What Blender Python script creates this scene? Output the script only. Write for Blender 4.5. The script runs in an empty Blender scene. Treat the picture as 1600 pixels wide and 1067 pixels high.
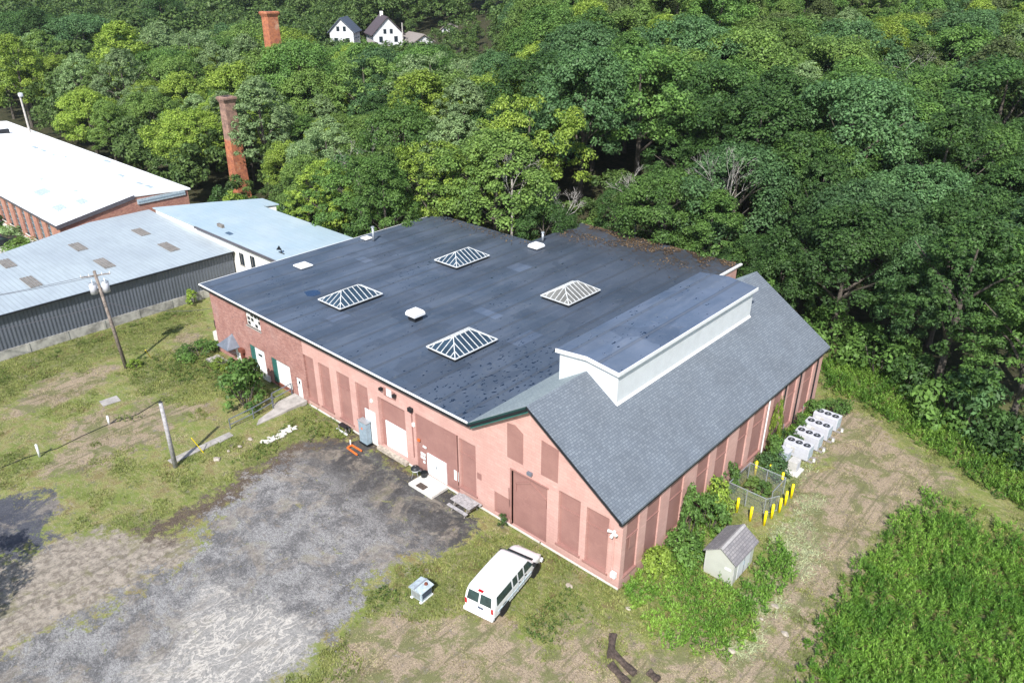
import bpy, math, random
import numpy as np
from mathutils import Vector, Matrix, Euler
random.seed(7); RS = np.random.RandomState(11)
R = math.radians
sc = bpy.context.scene
col = sc.collection

# ---------------------------------------------------------------- camera
CP = np.array([17.753, -28.920, 32.796]); CE = (1.109999, -0.00121, 0.735885); FPX = 1185.4
cam = bpy.data.cameras.new('camera'); co = bpy.data.objects.new('camera', cam); col.objects.link(co)
co.location = CP; co.rotation_euler = CE; cam.lens = FPX / 1600 * 36; cam.sensor_width = 36
cam.clip_start = 0.5; cam.clip_end = 3000; sc.camera = co
CM = np.array(Euler(CE).to_matrix())
def ray(px, py): return CM @ np.array([(px - 800) / FPX, -(py - 533.5) / FPX, -1.0])
def G(px, py, z=0.0): d = ray(px, py); return CP + (z - CP[2]) / d[2] * d      # point of height z seen there
def F(px, py, y=0.0): d = ray(px, py); return CP + (y - CP[1]) / d[1] * d      # point on the plane y
def S(px, py, x=0.0): d = ray(px, py); return CP + (x - CP[0]) / d[0] * d      # point on the plane x
def PX(P):
    q = (np.asarray(P, float) - CP) @ CM
    return 800 + FPX * q[..., 0] / -q[..., 2], 533.5 - FPX * q[..., 1] / -q[..., 2]

# ---------------------------------------------------------------- light
SUN_AZ, SUN_EL = -61.0, 45.0          # direction towards the sun, degrees from +x
w = bpy.data.worlds.new('World'); sc.world = w; w.use_nodes = True
nt = w.node_tree; bg = nt.nodes['Background']
sky = nt.nodes.new('ShaderNodeTexSky'); sky.sky_type = 'NISHITA'; sky.sun_disc = False
sky.sun_elevation = R(SUN_EL); sky.sun_rotation = R(90 - SUN_AZ); sky.air_density = 1.0; sky.dust_density = 1.2
nt.links.new(sky.outputs[0], bg.inputs[0]); bg.inputs[1].default_value = 0.125
sl = bpy.data.lights.new('sun', 'SUN'); sl.energy = 4.5; sl.angle = R(0.5); sl.color = (1.0, 0.965, 0.91)
so = bpy.data.objects.new('sun', sl); col.objects.link(so)
sd = Vector((math.cos(R(SUN_EL)) * math.cos(R(SUN_AZ)), math.cos(R(SUN_EL)) * math.sin(R(SUN_AZ)), math.sin(R(SUN_EL))))
so.rotation_euler = sd.to_track_quat('Z', 'Y').to_euler(); so.location = (0, 0, 80)
sc.view_settings.view_transform = 'Standard'; sc.view_settings.look = 'None'
sc.view_settings.exposure = 0.6; sc.view_settings.gamma = 1.0
sc.cycles.max_bounces = 5; sc.cycles.diffuse_bounces = 3; sc.cycles.glossy_bounces = 2
sc.cycles.transmission_bounces = 3; sc.cycles.transparent_max_bounces = 6; sc.cycles.caustics_reflective = False; sc.cycles.caustics_refractive = False

# ---------------------------------------------------------------- node helpers
class NT:
    def __init__(s, name):
        s.m = bpy.data.materials.new(name); s.m.use_nodes = True; s.t = s.m.node_tree
        s.b = s.t.nodes['Principled BSDF']; s.out = s.t.nodes['Material Output']
    def put(s, sock, v):
        if isinstance(v, bpy.types.NodeSocket): s.t.links.new(v, sock)
        elif v is not None:
            if isinstance(v, (tuple, list)) and len(v) == 3 and len(getattr(sock, 'default_value', [0] * 3)) == 4: v = (*v, 1)
            sock.default_value = v
    def n(s, typ, ins=None, **props):
        nd = s.t.nodes.new('ShaderNode' + typ)
        for k, v in props.items(): setattr(nd, k, v)
        for k, v in (ins or {}).items(): s.put(nd.inputs[k], v)
        return nd
    def obj(s): return s.n('TexCoord').outputs['Object']
    def geo(s): return s.n('NewGeometry')
    def noise(s, vec, scale, detail=4, rough=.6, dist=0): return s.n('TexNoise', {'Vector': vec, 'Scale': scale, 'Detail': detail, 'Roughness': rough, 'Distortion': dist}).outputs[0]
    def ramp(s, fac, a, b, lo=0, hi=1): return s.n('MapRange', {'Value': fac, 'From Min': a, 'From Max': b, 'To Min': lo, 'To Max': hi}, interpolation_type='SMOOTHSTEP').outputs[0]
    def math(s, op, a, b=0.0, c=0.0): return s.n('Math', {0: a, 1: b, 2: c}, operation=op).outputs[0]
    def mix(s, f, a, b, mode='MIX'):
        nd = s.t.nodes.new('ShaderNodeMix'); nd.data_type = 'RGBA'; nd.blend_type = mode
        s.put(nd.inputs[0], f); s.put(nd.inputs[6], a); s.put(nd.inputs[7], b); return nd.outputs[2]
    def bump(s, h, strength, dist=.02): s.put(s.b.inputs['Normal'], s.n('Bump', {'Height': h, 'Strength': strength, 'Distance': dist}).outputs[0])
    def fin(s, color, rough=.7, metal=0, spec=None):
        s.put(s.b.inputs['Base Color'], color); s.put(s.b.inputs['Roughness'], rough); s.put(s.b.inputs['Metallic'], metal)
        if spec is not None: s.put(s.b.inputs['Specular IOR Level'], spec)
        return s.m
    def wallvec(s, sx=1.0):       # (x+y, z): works on walls facing x or y
        x = s.n('SeparateXYZ', {0: s.obj()}); return s.n('CombineXYZ', {0: s.math('ADD', x.outputs[0], x.outputs[1]), 1: x.outputs[2], 2: 0.0}).outputs[0]

def plain(name, c, rough=.6, metal=0, var=.18, scale=3, spec=None):
    t = NT(name); n = t.noise(t.obj(), scale, 5, .65)
    k = t.ramp(n, .3, .7, 1 - var, 1 + var * .5)
    return t.fin(t.mix(1, c, t.n('CombineXYZ', {0: k, 1: k, 2: k}).outputs[0], 'MULTIPLY'), rough, metal, spec)

M = {}
def mk_paintwall(name, c, dirt, courses=True, bs=.55):
    t = NT(name); v = t.wallvec(); o = t.obj()
    br = t.n('TexBrick', {'Vector': v, 'Color1': (1, 1, 1), 'Color2': (.87, .87, .88), 'Mortar': (.72, .7, .72), 'Scale': 1.0, 'Mortar Size': .012, 'Mortar Smooth': .4, 'Brick Width': .62, 'Row Height': .22})
    if not courses:
        br.inputs['Brick Width'].default_value = .3; br.inputs['Row Height'].default_value = .1
    n1 = t.noise(o, .5, 5, .7); n2 = t.noise(o, 7, 4, .7); n3 = t.noise(t.n('Mapping', {0: o, 3: (1.2, 1.2, .22)}).outputs[0], 1.6, 4, .65)
    c1 = t.mix(t.ramp(n1, .3, .65), c, dirt); c1 = t.mix(t.ramp(t.noise(o, 1.7, 6, .8, .8), .56, .7, 0, .5), c1, tuple(min(k * 1.25, .8) for k in c)); c1 = t.mix(t.math('MULTIPLY', t.ramp(n3, .52, .8), .45), c1, dirt)
    zz = t.n('SeparateXYZ', {0: o}).outputs[2]; foot = t.math('MULTIPLY', t.ramp(t.math('ADD', zz, t.math('MULTIPLY', n2, .9)), 1.3, .5), .5); c1 = t.mix(foot, c1, (dirt[0] * .62, dirt[1] * .66, dirt[2] * .68))
    c1 = t.mix(bs, c1, t.mix(1, c1, br.outputs[0], 'MULTIPLY'))
    c1 = t.mix(t.math('MULTIPLY', t.ramp(n2, .5, .85), .3), c1, (dirt[0] * .6, dirt[1] * .6, dirt[2] * .6))
    t.bump(t.math('ADD', br.outputs[1], t.math('MULTIPLY', n2, -.6)), -.35, .02)
    return t.fin(c1, .8, 0, .25)
M['pink'] = mk_paintwall('painted_pink_brick', (.60, .38, .335), (.54, .32, .28), bs=.7)
M['brown'] = mk_paintwall('brown_painted_infill', (.34, .185, .16), (.285, .15, .132), bs=.25)
def mk_rawbrick(name, cols, mort, sc_=1.0):
    t = NT(name); v = t.wallvec(); o = t.obj()
    br = t.n('TexBrick', {'Vector': v, 'Color1': (1, 1, 1), 'Color2': (.62, .6, .62), 'Mortar': (.9, .85, .8), 'Scale': sc_, 'Mortar Size': .012, 'Mortar Smooth': .3, 'Brick Width': .24, 'Row Height': .085, 'Bias': -.1})
    n1 = t.noise(o, 1.1, 6, .75); n2 = t.noise(o, 4.5, 5, .8, .4); n3 = t.noise(o, .35, 3, .6)
    c = t.mix(t.ramp(n1, .38, .62), cols[0], cols[1]); c = t.mix(t.ramp(n2, .55, .68), c, cols[2]); c = t.mix(t.math('MULTIPLY', t.ramp(n3, .55, .75), .4), c, mort)
    c = t.mix(1, c, br.outputs[0], 'MULTIPLY'); t.bump(t.math('ADD', br.outputs[1], n2), -.4, .02)
    return t.fin(c, .85, 0, .2)
M['rawbrick'] = mk_rawbrick('weathered_red_brick', [(.43, .245, .215), (.36, .19, .165), (.21, .15, .155)], (.47, .36, .34))
M['millbrick'] = mk_rawbrick('mill_red_brick', [(.50, .27, .20), (.40, .20, .16), (.26, .14, .13)], (.5, .33, .27))
def mk_chimbrick(name, zs, top):
    t = NT(name); o = t.obj(); z = t.n('SeparateXYZ', {0: o}).outputs[2]
    n1 = t.noise(o, 1.6, 5, .8); n2 = t.noise(o, .5, 3, .6)
    c = t.mix(t.ramp(n1, .42, .62), (.54, .205, .105), (.33, .125, .08)); c = t.mix(t.ramp(n2, .55, .7), c, (.58, .34, .23))
    if top: c = t.mix(t.ramp(t.math('ADD', z, t.math('MULTIPLY', n1, .5)), zs, zs + .4), c, t.mix(t.ramp(n1, .4, .6), (.38, .235, .18), (.22, .14, .115)))
    br = t.n('TexBrick', {'Vector': t.wallvec(), 'Color1': (1, 1, 1), 'Color2': (.7, .7, .72), 'Mortar': (.6, .6, .6), 'Scale': 1.0, 'Mortar Size': .02, 'Brick Width': .4, 'Row Height': .16})
    return t.fin(t.mix(.6, c, t.mix(1, c, br.outputs[0], 'MULTIPLY')), .85, 0, .2)
M['chim'] = mk_chimbrick('chimney_brick', 9.2, True); M['chim2'] = mk_chimbrick('chimney_orange_brick', 0, False)

def mk_membrane(kb=1.0):
    t = NT('black_roof_membrane'); o = t.obj(); s = t.n('SeparateXYZ', {0: o}); x, y = s.outputs[0], s.outputs[1]
    n1 = t.noise(o, .16, 5, .6); n2 = t.noise(t.n('Mapping', {0: o, 3: (1.4, .35, 1)}).outputs[0], .9, 6, .7); n3 = t.noise(o, 14, 3, .6)
    c = t.mix(t.ramp(n1, .35, .65), (.052, .074, .112), (.082, .108, .155)); c = t.mix(t.math('MULTIPLY', t.ramp(n2, .45, .75), .6), c, (.115, .135, .175))
    # seams between sheets every 2.3 m along y
    se = t.math('ABSOLUTE', t.math('SUBTRACT', t.math('FRACT', t.math('DIVIDE', t.math('ADD', x, t.math('MULTIPLY', n2, .05)), 2.3)), .5))
    seam = t.ramp(se, .035, .012); c = t.mix(t.math('MULTIPLY', seam, .6), c, (.14, .155, .18)); sd = t.math('MULTIPLY', t.ramp(se, .10, .035), .45); c = t.mix(sd, c, (.025, .032, .045)); pa = t.n('TexVoronoi', {'Vector': t.n('Mapping', {0: o, 3: (.55, .28, 1)}).outputs[0], 'Scale': 1.0}, distance='CHEBYCHEV'); pk = t.n('SeparateColor', {0: pa.outputs[1]}).outputs[0]; c = t.mix(t.math('MULTIPLY', t.ramp(pk, .78, .8), .18), c, (.115, .135, .165)); c = t.mix(t.math('MULTIPLY', t.ramp(pk, .16, .14), .25), c, (.022, .03, .045))
    idx = t.math('FLOOR', t.math('DIVIDE', x, 2.3)); wn = t.n('TexWhiteNoise', {'W': idx}, noise_dimensions='1D').outputs[0]
    c = t.mix(t.math('MULTIPLY', wn, .35), c, (.026, .034, .050))
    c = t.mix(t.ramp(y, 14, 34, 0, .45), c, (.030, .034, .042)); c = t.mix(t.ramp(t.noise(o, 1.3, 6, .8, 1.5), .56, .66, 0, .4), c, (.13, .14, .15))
    # pooled wet spots, more of them near the gable and under the trees
    vo = t.n('TexNoise', {'Vector': t.n('Mapping', {0: o, 3: (1.6, .75, 1)}).outputs[0], 'Scale': 2.5, 'Detail': 2.5, 'Roughness': .55}).outputs[0]
    dx = t.ramp(x, -24, -13); dy = t.ramp(y, 16, 9); reg = t.math('MULTIPLY', dx, t.math('MULTIPLY', dy, t.ramp(x, -11, -12))); reg = t.math('MAXIMUM', reg, t.math('MULTIPLY', t.ramp(t.noise(o, .22, 2, .5), .55, .7), .75))
    wet_dark = t.ramp(t.math('ADD', vo, t.math('MULTIPLY', reg, .10)), .70, .712)
    c = t.mix(wet_dark, c, (.006, .014, .032))
    lit = t.math('MULTIPLY', t.ramp(y, 29, 36), t.ramp(t.noise(o, 2.2, 5, .75), .42, .6)); c = t.mix(t.math('MULTIPLY', lit, .75), c, (.05, .035, .022))
    br = t.ramp(t.noise(o, 9, 2, .5), .74, .78); c = t.mix(t.math('MULTIPLY', br, .35), c, (.2, .2, .2))
    if kb != 1: c = t.mix(1, c, (kb, kb, kb * 1.02), 'MULTIPLY')
    t.bump(t.math('ADD', t.math('ADD', n2, t.math('MULTIPLY', n3, .25)), seam), .25, .03)
    return t.fin(c, t.math('MULTIPLY', t.ramp(n1, .3, .7, .5, .62), t.math('SUBTRACT', 1.0, t.math('MULTIPLY', wet_dark, .75))), 0, .55)
M['epdm'] = mk_membrane(); M['epdm2'] = mk_membrane(1.35)
def mk_shingle(name, c1, c2, w_=.33, h_=.16, swap=False):
    t = NT(name); o = t.obj(); s = t.n('SeparateXYZ', {0: o})
    a, b = (s.outputs[1], s.outputs[0]) if not swap else (s.outputs[0], s.outputs[1])
    v = t.n('CombineXYZ', {0: a, 1: b, 2: 0.0}).outputs[0]
    br = t.n('TexBrick', {'Vector': v, 'Color1': (1, 1, 1), 'Color2': (.72, .73, .76), 'Mortar': (.5, .52, .54), 'Scale': 1.0, 'Mortar Size': .022, 'Mortar Smooth': .5, 'Brick Width': w_, 'Row Height': h_, 'Bias': .1}, offset=.37, squash=.8, squash_frequency=3)
    n = t.noise(o, .35, 4, .6); n2 = t.noise(o, 6, 4, .7)
    c = t.mix(t.ramp(n, .35, .65), c1, c2); c = t.mix(1, c, br.outputs[0], 'MULTIPLY'); c = t.mix(t.ramp(n2, .35, .8, 0, .35), c, (c2[0] * .6, c2[1] * .6, c2[2] * .6))
    t.bump(br.outputs[1], -.5, .02); return t.fin(c, .8, 0, .3)
M['shingle'] = mk_shingle('grey_shingles', (.205, .235, .27), (.18, .205, .235), .27, .145)
M['shingle_sheen'] = mk_shingle('sheen_painted_shingles', (.44, .50, .50), (.38, .44, .45), .30, .145)  # same shingles, grazing sheen of the left slope painted in as paler colour
M['shingle_shed'] = mk_shingle('shed_shingles', (.31, .29, .29), (.25, .23, .235), .3, .15)
M['ridgecap'] = plain('ridge_cap', (.36, .345, .34), .8)
def mk_siding(name, c, row=.13):
    t = NT(name); z = t.n('SeparateXYZ', {0: t.obj()}).outputs[2]; fr = t.math('FRACT', t.math('DIVIDE', z, row))
    t.bump(t.ramp(fr, 0, 1), .6, .02); n = t.noise(t.obj(), 1.5, 4)
    return t.fin(t.mix(t.ramp(fr, .12, 0, 0, .25), t.mix(t.ramp(n, .3, .8), c, tuple(k * .9 for k in c)), tuple(k * .55 for k in c)), .5)
M['siding'] = mk_siding('white_clapboard', (.74, .77, .79)); M['vinyl'] = mk_siding('house_clapboard', (.66, .67, .69), .25)
M['white'] = plain('white_paint', (.78, .79, .80), .45, 0, .06); M['whitedoor'] = plain('white_door_paint', (.80, .82, .83), .4, 0, .08, 1.5)
M['whitewall'] = plain('white_washed_wall', (.80, .78, .74), .8, 0, .12, 1)
M['barwhite'] = plain('greyed_white_bars', (.62, .64, .64), .6, 0, .25, 6); M['dgreen'] = plain('dark_green_trim', (.012, .045, .045), .4, 0, .2); M['teal'] = plain('green_jamb', (.03, .13, .115), .5)
M['wetpatch'] = plain('standing_water', (.012, .035, .09), .05, 0, .1); M['black'] = plain('black_trim', (.012, .014, .018), .5); M['dark'] = plain('dark_void', (.01, .01, .012), .8)
M['glass'] = plain('window_glass', (.02, .03, .04), .06, 0, .1, 1, .6)
M['tealglass'] = plain('teal_window_glass', (.07, .12, .14), .15, 0, .4, 1.2, .5); M['skyglass'] = plain('skylight_glass', (.03, .055, .085), .12, 0, .3, .6, .6)
M['skyglass_b'] = plain('milky_skylight_glass', (.17, .17, .16), .3, 0, .3, .6, .5)
M['vanglass'] = plain('vehicle_glass', (.035, .06, .06), .05, 0, .3, 2, .6)
M['vanwhite'] = NT('white_car_paint'); M['vanwhite'] = (lambda t: (t.put(t.b.inputs['Coat Weight'], .5), t.put(t.b.inputs['Coat Roughness'], .06), t.fin((.80, .81, .83), .35))[-1])(M['vanwhite'])
M['tyre'] = plain('tyre_rubber', (.015, .015, .016), .8); M['hub'] = plain('steel_hub', (.55, .56, .58), .35, .4)
M['redlens'] = plain('red_lens', (.42, .01, .015), .2); M['lens'] = plain('clear_lens', (.5, .5, .5), .15)
M['galv'] = plain('galvanised_steel', (.42, .45, .48), .45, .5); M['steelgrey'] = plain('grey_steel_rail', (.16, .18, .22), .5, .2)
M['cabgrey'] = plain('blue_grey_cabinet_paint', (.26, .34, .40), .5); M['padgrey'] = plain('pale_grey_cabinet_paint', (.42, .50, .55), .5, 0, .3, 5)
M['cabdark'] = plain('louvre_slate', (.07, .09, .14), .5)
M['acgrey'] = plain('condenser_grey_paint', (.50, .51, .56), .5, 0, .1); M['beigebox'] = plain('beige_box_paint', (.50, .49, .47), .6)
M['fan'] = plain('fan_black', (.01, .012, .02), .4); M['yellow'] = plain('yellow_bollard_paint', (.86, .68, .0), .5, 0, .12, 4)
M['orange'] = plain('orange_paint', (.75, .16, .03), .5); M['rust'] = plain('rust', (.16, .05, .03), .8)
M['wood'] = plain('weathered_wood', (.26, .235, .22), .85, 0, .4, 8); M['woodgrey'] = plain('silvered_timber', (.36, .35, .36), .85, 0, .35, 6)
M['polewood'] = plain('pole_timber', (.23, .19, .165), .85, 0, .45, 5); M['bark'] = plain('tree_bark', (.10, .085, .07), .9, 0, .4, 4)
M['deadwood'] = plain('bleached_dead_wood', (.46, .43, .40), .85, 0, .3, 4); M['birch'] = plain('pale_bark', (.34, .31, .27), .85, 0, .35, 4)
M['concrete'] = plain('concrete', (.36, .34, .32), .9, 0, .3, 1.6); M['conclight'] = plain('pale_concrete', (.62, .60, .56), .85, 0, .15, 2)
M['footing'] = plain('stained_footing', (.34, .33, .30), .9, 0, .55, .9); M['rock'] = plain('pale_rock', (.40, .35, .29), .9, 0, .4, 4)
M['charred'] = plain('charred_wood', (.085, .062, .05), .95, 0, .6, 6); M['shedwall'] = mk_siding('shed_panel_siding', (.52, .53, .475), 50.0)
M['blueroof'] = None
def mk_metalroof(name, c, c2, axis, rib=.3, amp=.4, rust=0.0):
    t = NT(name); o = t.obj(); s = t.n('SeparateXYZ', {0: o}); a = s.outputs[axis]
    fr = t.math('ABSOLUTE', t.math('SUBTRACT', t.math('FRACT', t.math('DIVIDE', a, rib)), .5)); line = t.ramp(fr, .12, .02)
    n = t.noise(o, .12, 5, .65); n2 = t.noise(t.n('Mapping', {0: o, 3: (.35, 1.6, 1) if axis == 1 else (1.6, .35, 1)}).outputs[0], 1.2, 5, .7)
    cc = t.mix(t.ramp(n, .35, .65), c, c2); cc = t.mix(t.ramp(n2, .4, .75, 0, .35), cc, tuple(k * .72 for k in c2))
    cc = t.mix(t.math('MULTIPLY', line, .45 if rib != .62 else .12), cc, tuple(k * .5 for k in c))
    t.bump(t.math('SUBTRACT', 0.0, line), amp, .03); return t.fin(cc, .5, .15)
M['corr_roof'] = mk_metalroof('corrugated_roof_sheet', (.44, .50, .53), (.38, .43, .47), 1, .45)
M['blueroof'] = mk_metalroof('pale_blue_roof_sheet', (.38, .49, .56), (.46, .55, .60), 1, .62, .1)
M['millroof'] = plain('white_coated_roof', (.86, .87, .88), .7, 0, .12, .25)
M['corr_wall'] = plain('slate_corrugated_wall', (.115, .13, .16), .5, .2, .12, .6)
M['fibre'] = plain('fibreglass_skylight', (.22, .20, .18), .7, 0, .3, 2)
M['deck'] = plain('dark_slate_gutter', (.09, .085, .10), .6)
M['hroof'] = plain('dark_house_roof', (.085, .065, .075), .8); M['hroof2'] = plain('slate_house_roof', (.08, .10, .14), .7); M['hroof3'] = plain('tan_house_roof', (.25, .22, .20), .8)
M['car'] = plain('dark_car_paint', (.015, .018, .025), .2)
def leafmat(name, c, c2=None, tr=.32, var=.45):
    t = NT(name); g = t.geo(); rnd = g.outputs['Random Per Island']; n = t.noise(t.obj(), .45, 3, .6)
    oi = t.n('ObjectInfo').outputs['Random']
    c2 = c2 or (c[0] * 1.5, c[1] * 1.25, c[2] * .9)
    cc = t.mix(t.ramp(n, .35, .65), c, c2); k = t.math('ADD', t.math('MULTIPLY', rnd, var * 2), 1 - var)
    k = t.math('MULTIPLY', k, t.math('ADD', t.math('MULTIPLY', oi, .4), .8))
    cc = t.mix(1, cc, t.n('CombineXYZ', {0: k, 1: k, 2: k}).outputs[0], 'MULTIPLY')
    t.fin(cc, .55, 0, .3)
    tl = t.n('BsdfTranslucent', {0: t.mix(1, cc, (1.15, 1.3, .75), 'MULTIPLY')}); mx = t.n('MixShader', {0: tr, 1: t.b.outputs[0], 2: tl.outputs[0]})
    t.t.links.new(mx.outputs[0], t.out.inputs[0]); return t.m
LEAF = {'dark green': leafmat('dark_green_leaves', (.046, .098, .026), (.072, .145, .036)), 'mid green': leafmat('mid_green_leaves', (.082, .165, .038), (.130, .235, .052)),
        'yellow green': leafmat('yellow_green_leaves', (.185, .275, .044), (.260, .350, .056)), 'olive green': leafmat('olive_leaves', (.112, .190, .044), (.165, .255, .058)),
        'bluish green': leafmat('bluish_leaves', (.072, .145, .054), (.105, .200, .072)), 'pale grey green': leafmat('grey_green_leaves', (.180, .270, .115), (.245, .340, .150)),
        'bronze green': leafmat('bronze_leaves', (.085, .120, .042), (.118, .155, .052))}

# ---------------------------------------------------------------- mesh builder
def tag(o, label=None, cat=None, group=None, kind=None):
    if label: o['label'] = label
    if cat: o['category'] = cat
    if group: o['group'] = group
    if kind: o['kind'] = kind
    return o
def empty(name, loc=(0, 0, 0), label=None, cat=None, group=None, rz=0):
    o = bpy.data.objects.new(name, None); col.objects.link(o); o.location = loc; o.rotation_euler = (0, 0, rz); o.empty_display_size = .3
    return tag(o, label, cat, group)
def wloc(o):
    v = Vector((0, 0, 0))
    while o: v = v + o.location; o = o.parent
    return v
class MB:
    def __init__(s): s.v = []; s.f = []
    def add(s, vs, fs):
        n = len(s.v); s.v += [tuple(map(float, v)) for v in vs]; s.f += [tuple(i + n for i in f) for f in fs]; return s
    def quad(s, *p): return s.add(p, [tuple(range(len(p)))])
    def box(s, x0, x1, y0, y1, z0, z1):
        return s.add([(x0, y0, z0), (x1, y0, z0), (x1, y1, z0), (x0, y1, z0), (x0, y0, z1), (x1, y0, z1), (x1, y1, z1), (x0, y1, z1)],
                     [(3, 2, 1, 0), (4, 5, 6, 7), (0, 1, 5, 4), (1, 2, 6, 5), (2, 3, 7, 6), (3, 0, 4, 7)])
    def obox(s, c, ux, uy, h, z0, z1):   # oriented box: centre, half vectors ux, uy (2-D), from z0 to z1
        c = np.array(c[:2]); ux = np.array(ux); uy = np.array(uy); p = [c - ux - uy, c + ux - uy, c + ux + uy, c - ux + uy]
        return s.add([(*q, z0) for q in p] + [(*q, z1) for q in p], [(3, 2, 1, 0), (4, 5, 6, 7), (0, 1, 5, 4), (1, 2, 6, 5), (2, 3, 7, 6), (3, 0, 4, 7)])
    def prism(s, poly, d):               # polygon (3-D points) swept by vector d
        n = len(poly); d = np.array(d, float); a = [np.array(p, float) for p in poly]
        return s.add(a + [p + d for p in a], [tuple(range(n))[::-1], tuple(range(n, 2 * n))] + [(i, (i + 1) % n, n + (i + 1) % n, n + i) for i in range(n)])
    def tube(s, p0, p1, r0, r1=None, n=8, cap=True):
        r1 = r0 if r1 is None else r1; p0 = Vector(p0); p1 = Vector(p1); d = (p1 - p0).normalized()
        a = d.orthogonal().normalized(); b = d.cross(a)
        vs = [p0 + (a * math.cos(2 * math.pi * i / n) + b * math.sin(2 * math.pi * i / n)) * r0 for i in range(n)] + [p1 + (a * math.cos(2 * math.pi * i / n) + b * math.sin(2 * math.pi * i / n)) * r1 for i in range(n)]
        fs = [(i, (i + 1) % n, n + (i + 1) % n, n + i) for i in range(n)]
        if cap: fs += [tuple(range(n))[::-1], tuple(range(n, 2 * n))]
        return s.add(vs, fs)
    def path(s, pts, r, n=6):
        for a, b in zip(pts[:-1], pts[1:]): s.tube(a, b, r, r, n)
        return s
    def build(s, name, mat, parent=None, smooth=False, local=False, fix=True):
        me = bpy.data.meshes.new(name); off = Vector((0, 0, 0)) if (local or parent is None) else wloc(parent)
        me.from_pydata([(v[0] - off.x, v[1] - off.y, v[2] - off.z) for v in s.v], [], s.f); me.materials.append(M[mat] if isinstance(mat, str) else mat)
        if fix:
            import bmesh; bm = bmesh.new(); bm.from_mesh(me); bmesh.ops.recalc_face_normals(bm, faces=bm.faces); bm.to_mesh(me); bm.free()
        if smooth: me.polygons.foreach_set('use_smooth', [True] * len(me.polygons))
        o = bpy.data.objects.new(name, me); col.objects.link(o)
        if parent: o.parent = parent
        return o
def bevel(o, wd=.02, seg=2):
    m = o.modifiers.new('bevel', 'BEVEL'); m.width = wd; m.segments = seg; m.limit_method = 'ANGLE'; return o
def npmesh(name, V, nper, mat, parent=None):      # V: (k*nper,3), faces of nper corners each
    me = bpy.data.meshes.new(name); k = len(V) // nper
    me.vertices.add(len(V)); me.vertices.foreach_set('co', V.astype(np.float32).ravel())
    me.loops.add(len(V)); me.loops.foreach_set('vertex_index', np.arange(len(V), dtype=np.int32))
    me.polygons.add(k); me.polygons.foreach_set('loop_start', (np.arange(k) * nper).astype(np.int32)); me.polygons.foreach_set('loop_total', np.full(k, nper, np.int32))
    me.update(calc_edges=True); me.materials.append(mat)
    o = bpy.data.objects.new(name, me); col.objects.link(o)
    if parent: o.parent = parent
    return o
def copy_tree(o, parent=None):
    c = o.copy(); col.objects.link(c)
    if parent: c.parent = parent
    for ch in list(o.children): copy_tree(ch, c)
    return c
def smooth(x, a, b): t = np.clip((x - a) / (b - a), 0, 1); return t * t * (3 - 2 * t)
def inpoly(x, y, poly):
    c = np.zeros(np.shape(x), bool); n = len(poly)
    for i in range(n):
        x0, y0 = poly[i][:2]; x1, y1 = poly[(i + 1) % n][:2]
        if y0 == y1: continue
        c ^= ((y0 > y) != (y1 > y)) & (x < (x1 - x0) * (y - y0) / (y1 - y0) + x0)
    return c
def gp(*pts): return [tuple(G(*p)[:2]) for p in pts]

# ---------------------------------------------------------------- ground
FW = np.array([-math.sin(CE[2]), math.cos(CE[2])]); RT = np.array([math.cos(CE[2]), math.sin(CE[2])])
def fr(x, y): dx = x - CP[0]; dy = y - CP[1]; return dx * FW[0] + dy * FW[1], dx * RT[0] + dy * RT[1]
def T(x, y):
    f, r = fr(np.asarray(x, float), np.asarray(y, float)); q = r / np.maximum(f, 20)
    s = .035 + .165 * smooth(q, -.35, .22); f0 = 100 - 34 * smooth(q, -.4, .1)
    h = s * np.maximum(f - f0, 0) ** 2 / (np.maximum(f - f0, 0) + 14)
    return 34 * np.tanh(h / 34)
def vnoise(x, y, s, seed=0):
    x = x / s; y = y / s; xi = np.floor(x).astype(int); yi = np.floor(y).astype(int); u = x - xi; v = y - yi; u = u * u * (3 - 2 * u); v = v * v * (3 - 2 * v)
    def h(a, b):
        n = (a * 374761393 + b * 668265263 + seed * 974711) & 0xffffffff; n = ((n ^ (n >> 13)) * 1274126177) & 0xffffffff; return ((n ^ (n >> 16)) & 0xffff) / 65535.0
    return (h(xi, yi) * (1 - u) + h(xi + 1, yi) * u) * (1 - v) + (h(xi, yi + 1) * (1 - u) + h(xi + 1, yi + 1) * u) * v
def fbm(x, y, s, seed=0, o=4): return sum(vnoise(x, y, s / 2 ** k, seed + k) * .5 ** k for k in range(o)) / sum(.5 ** k for k in range(o))
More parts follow.
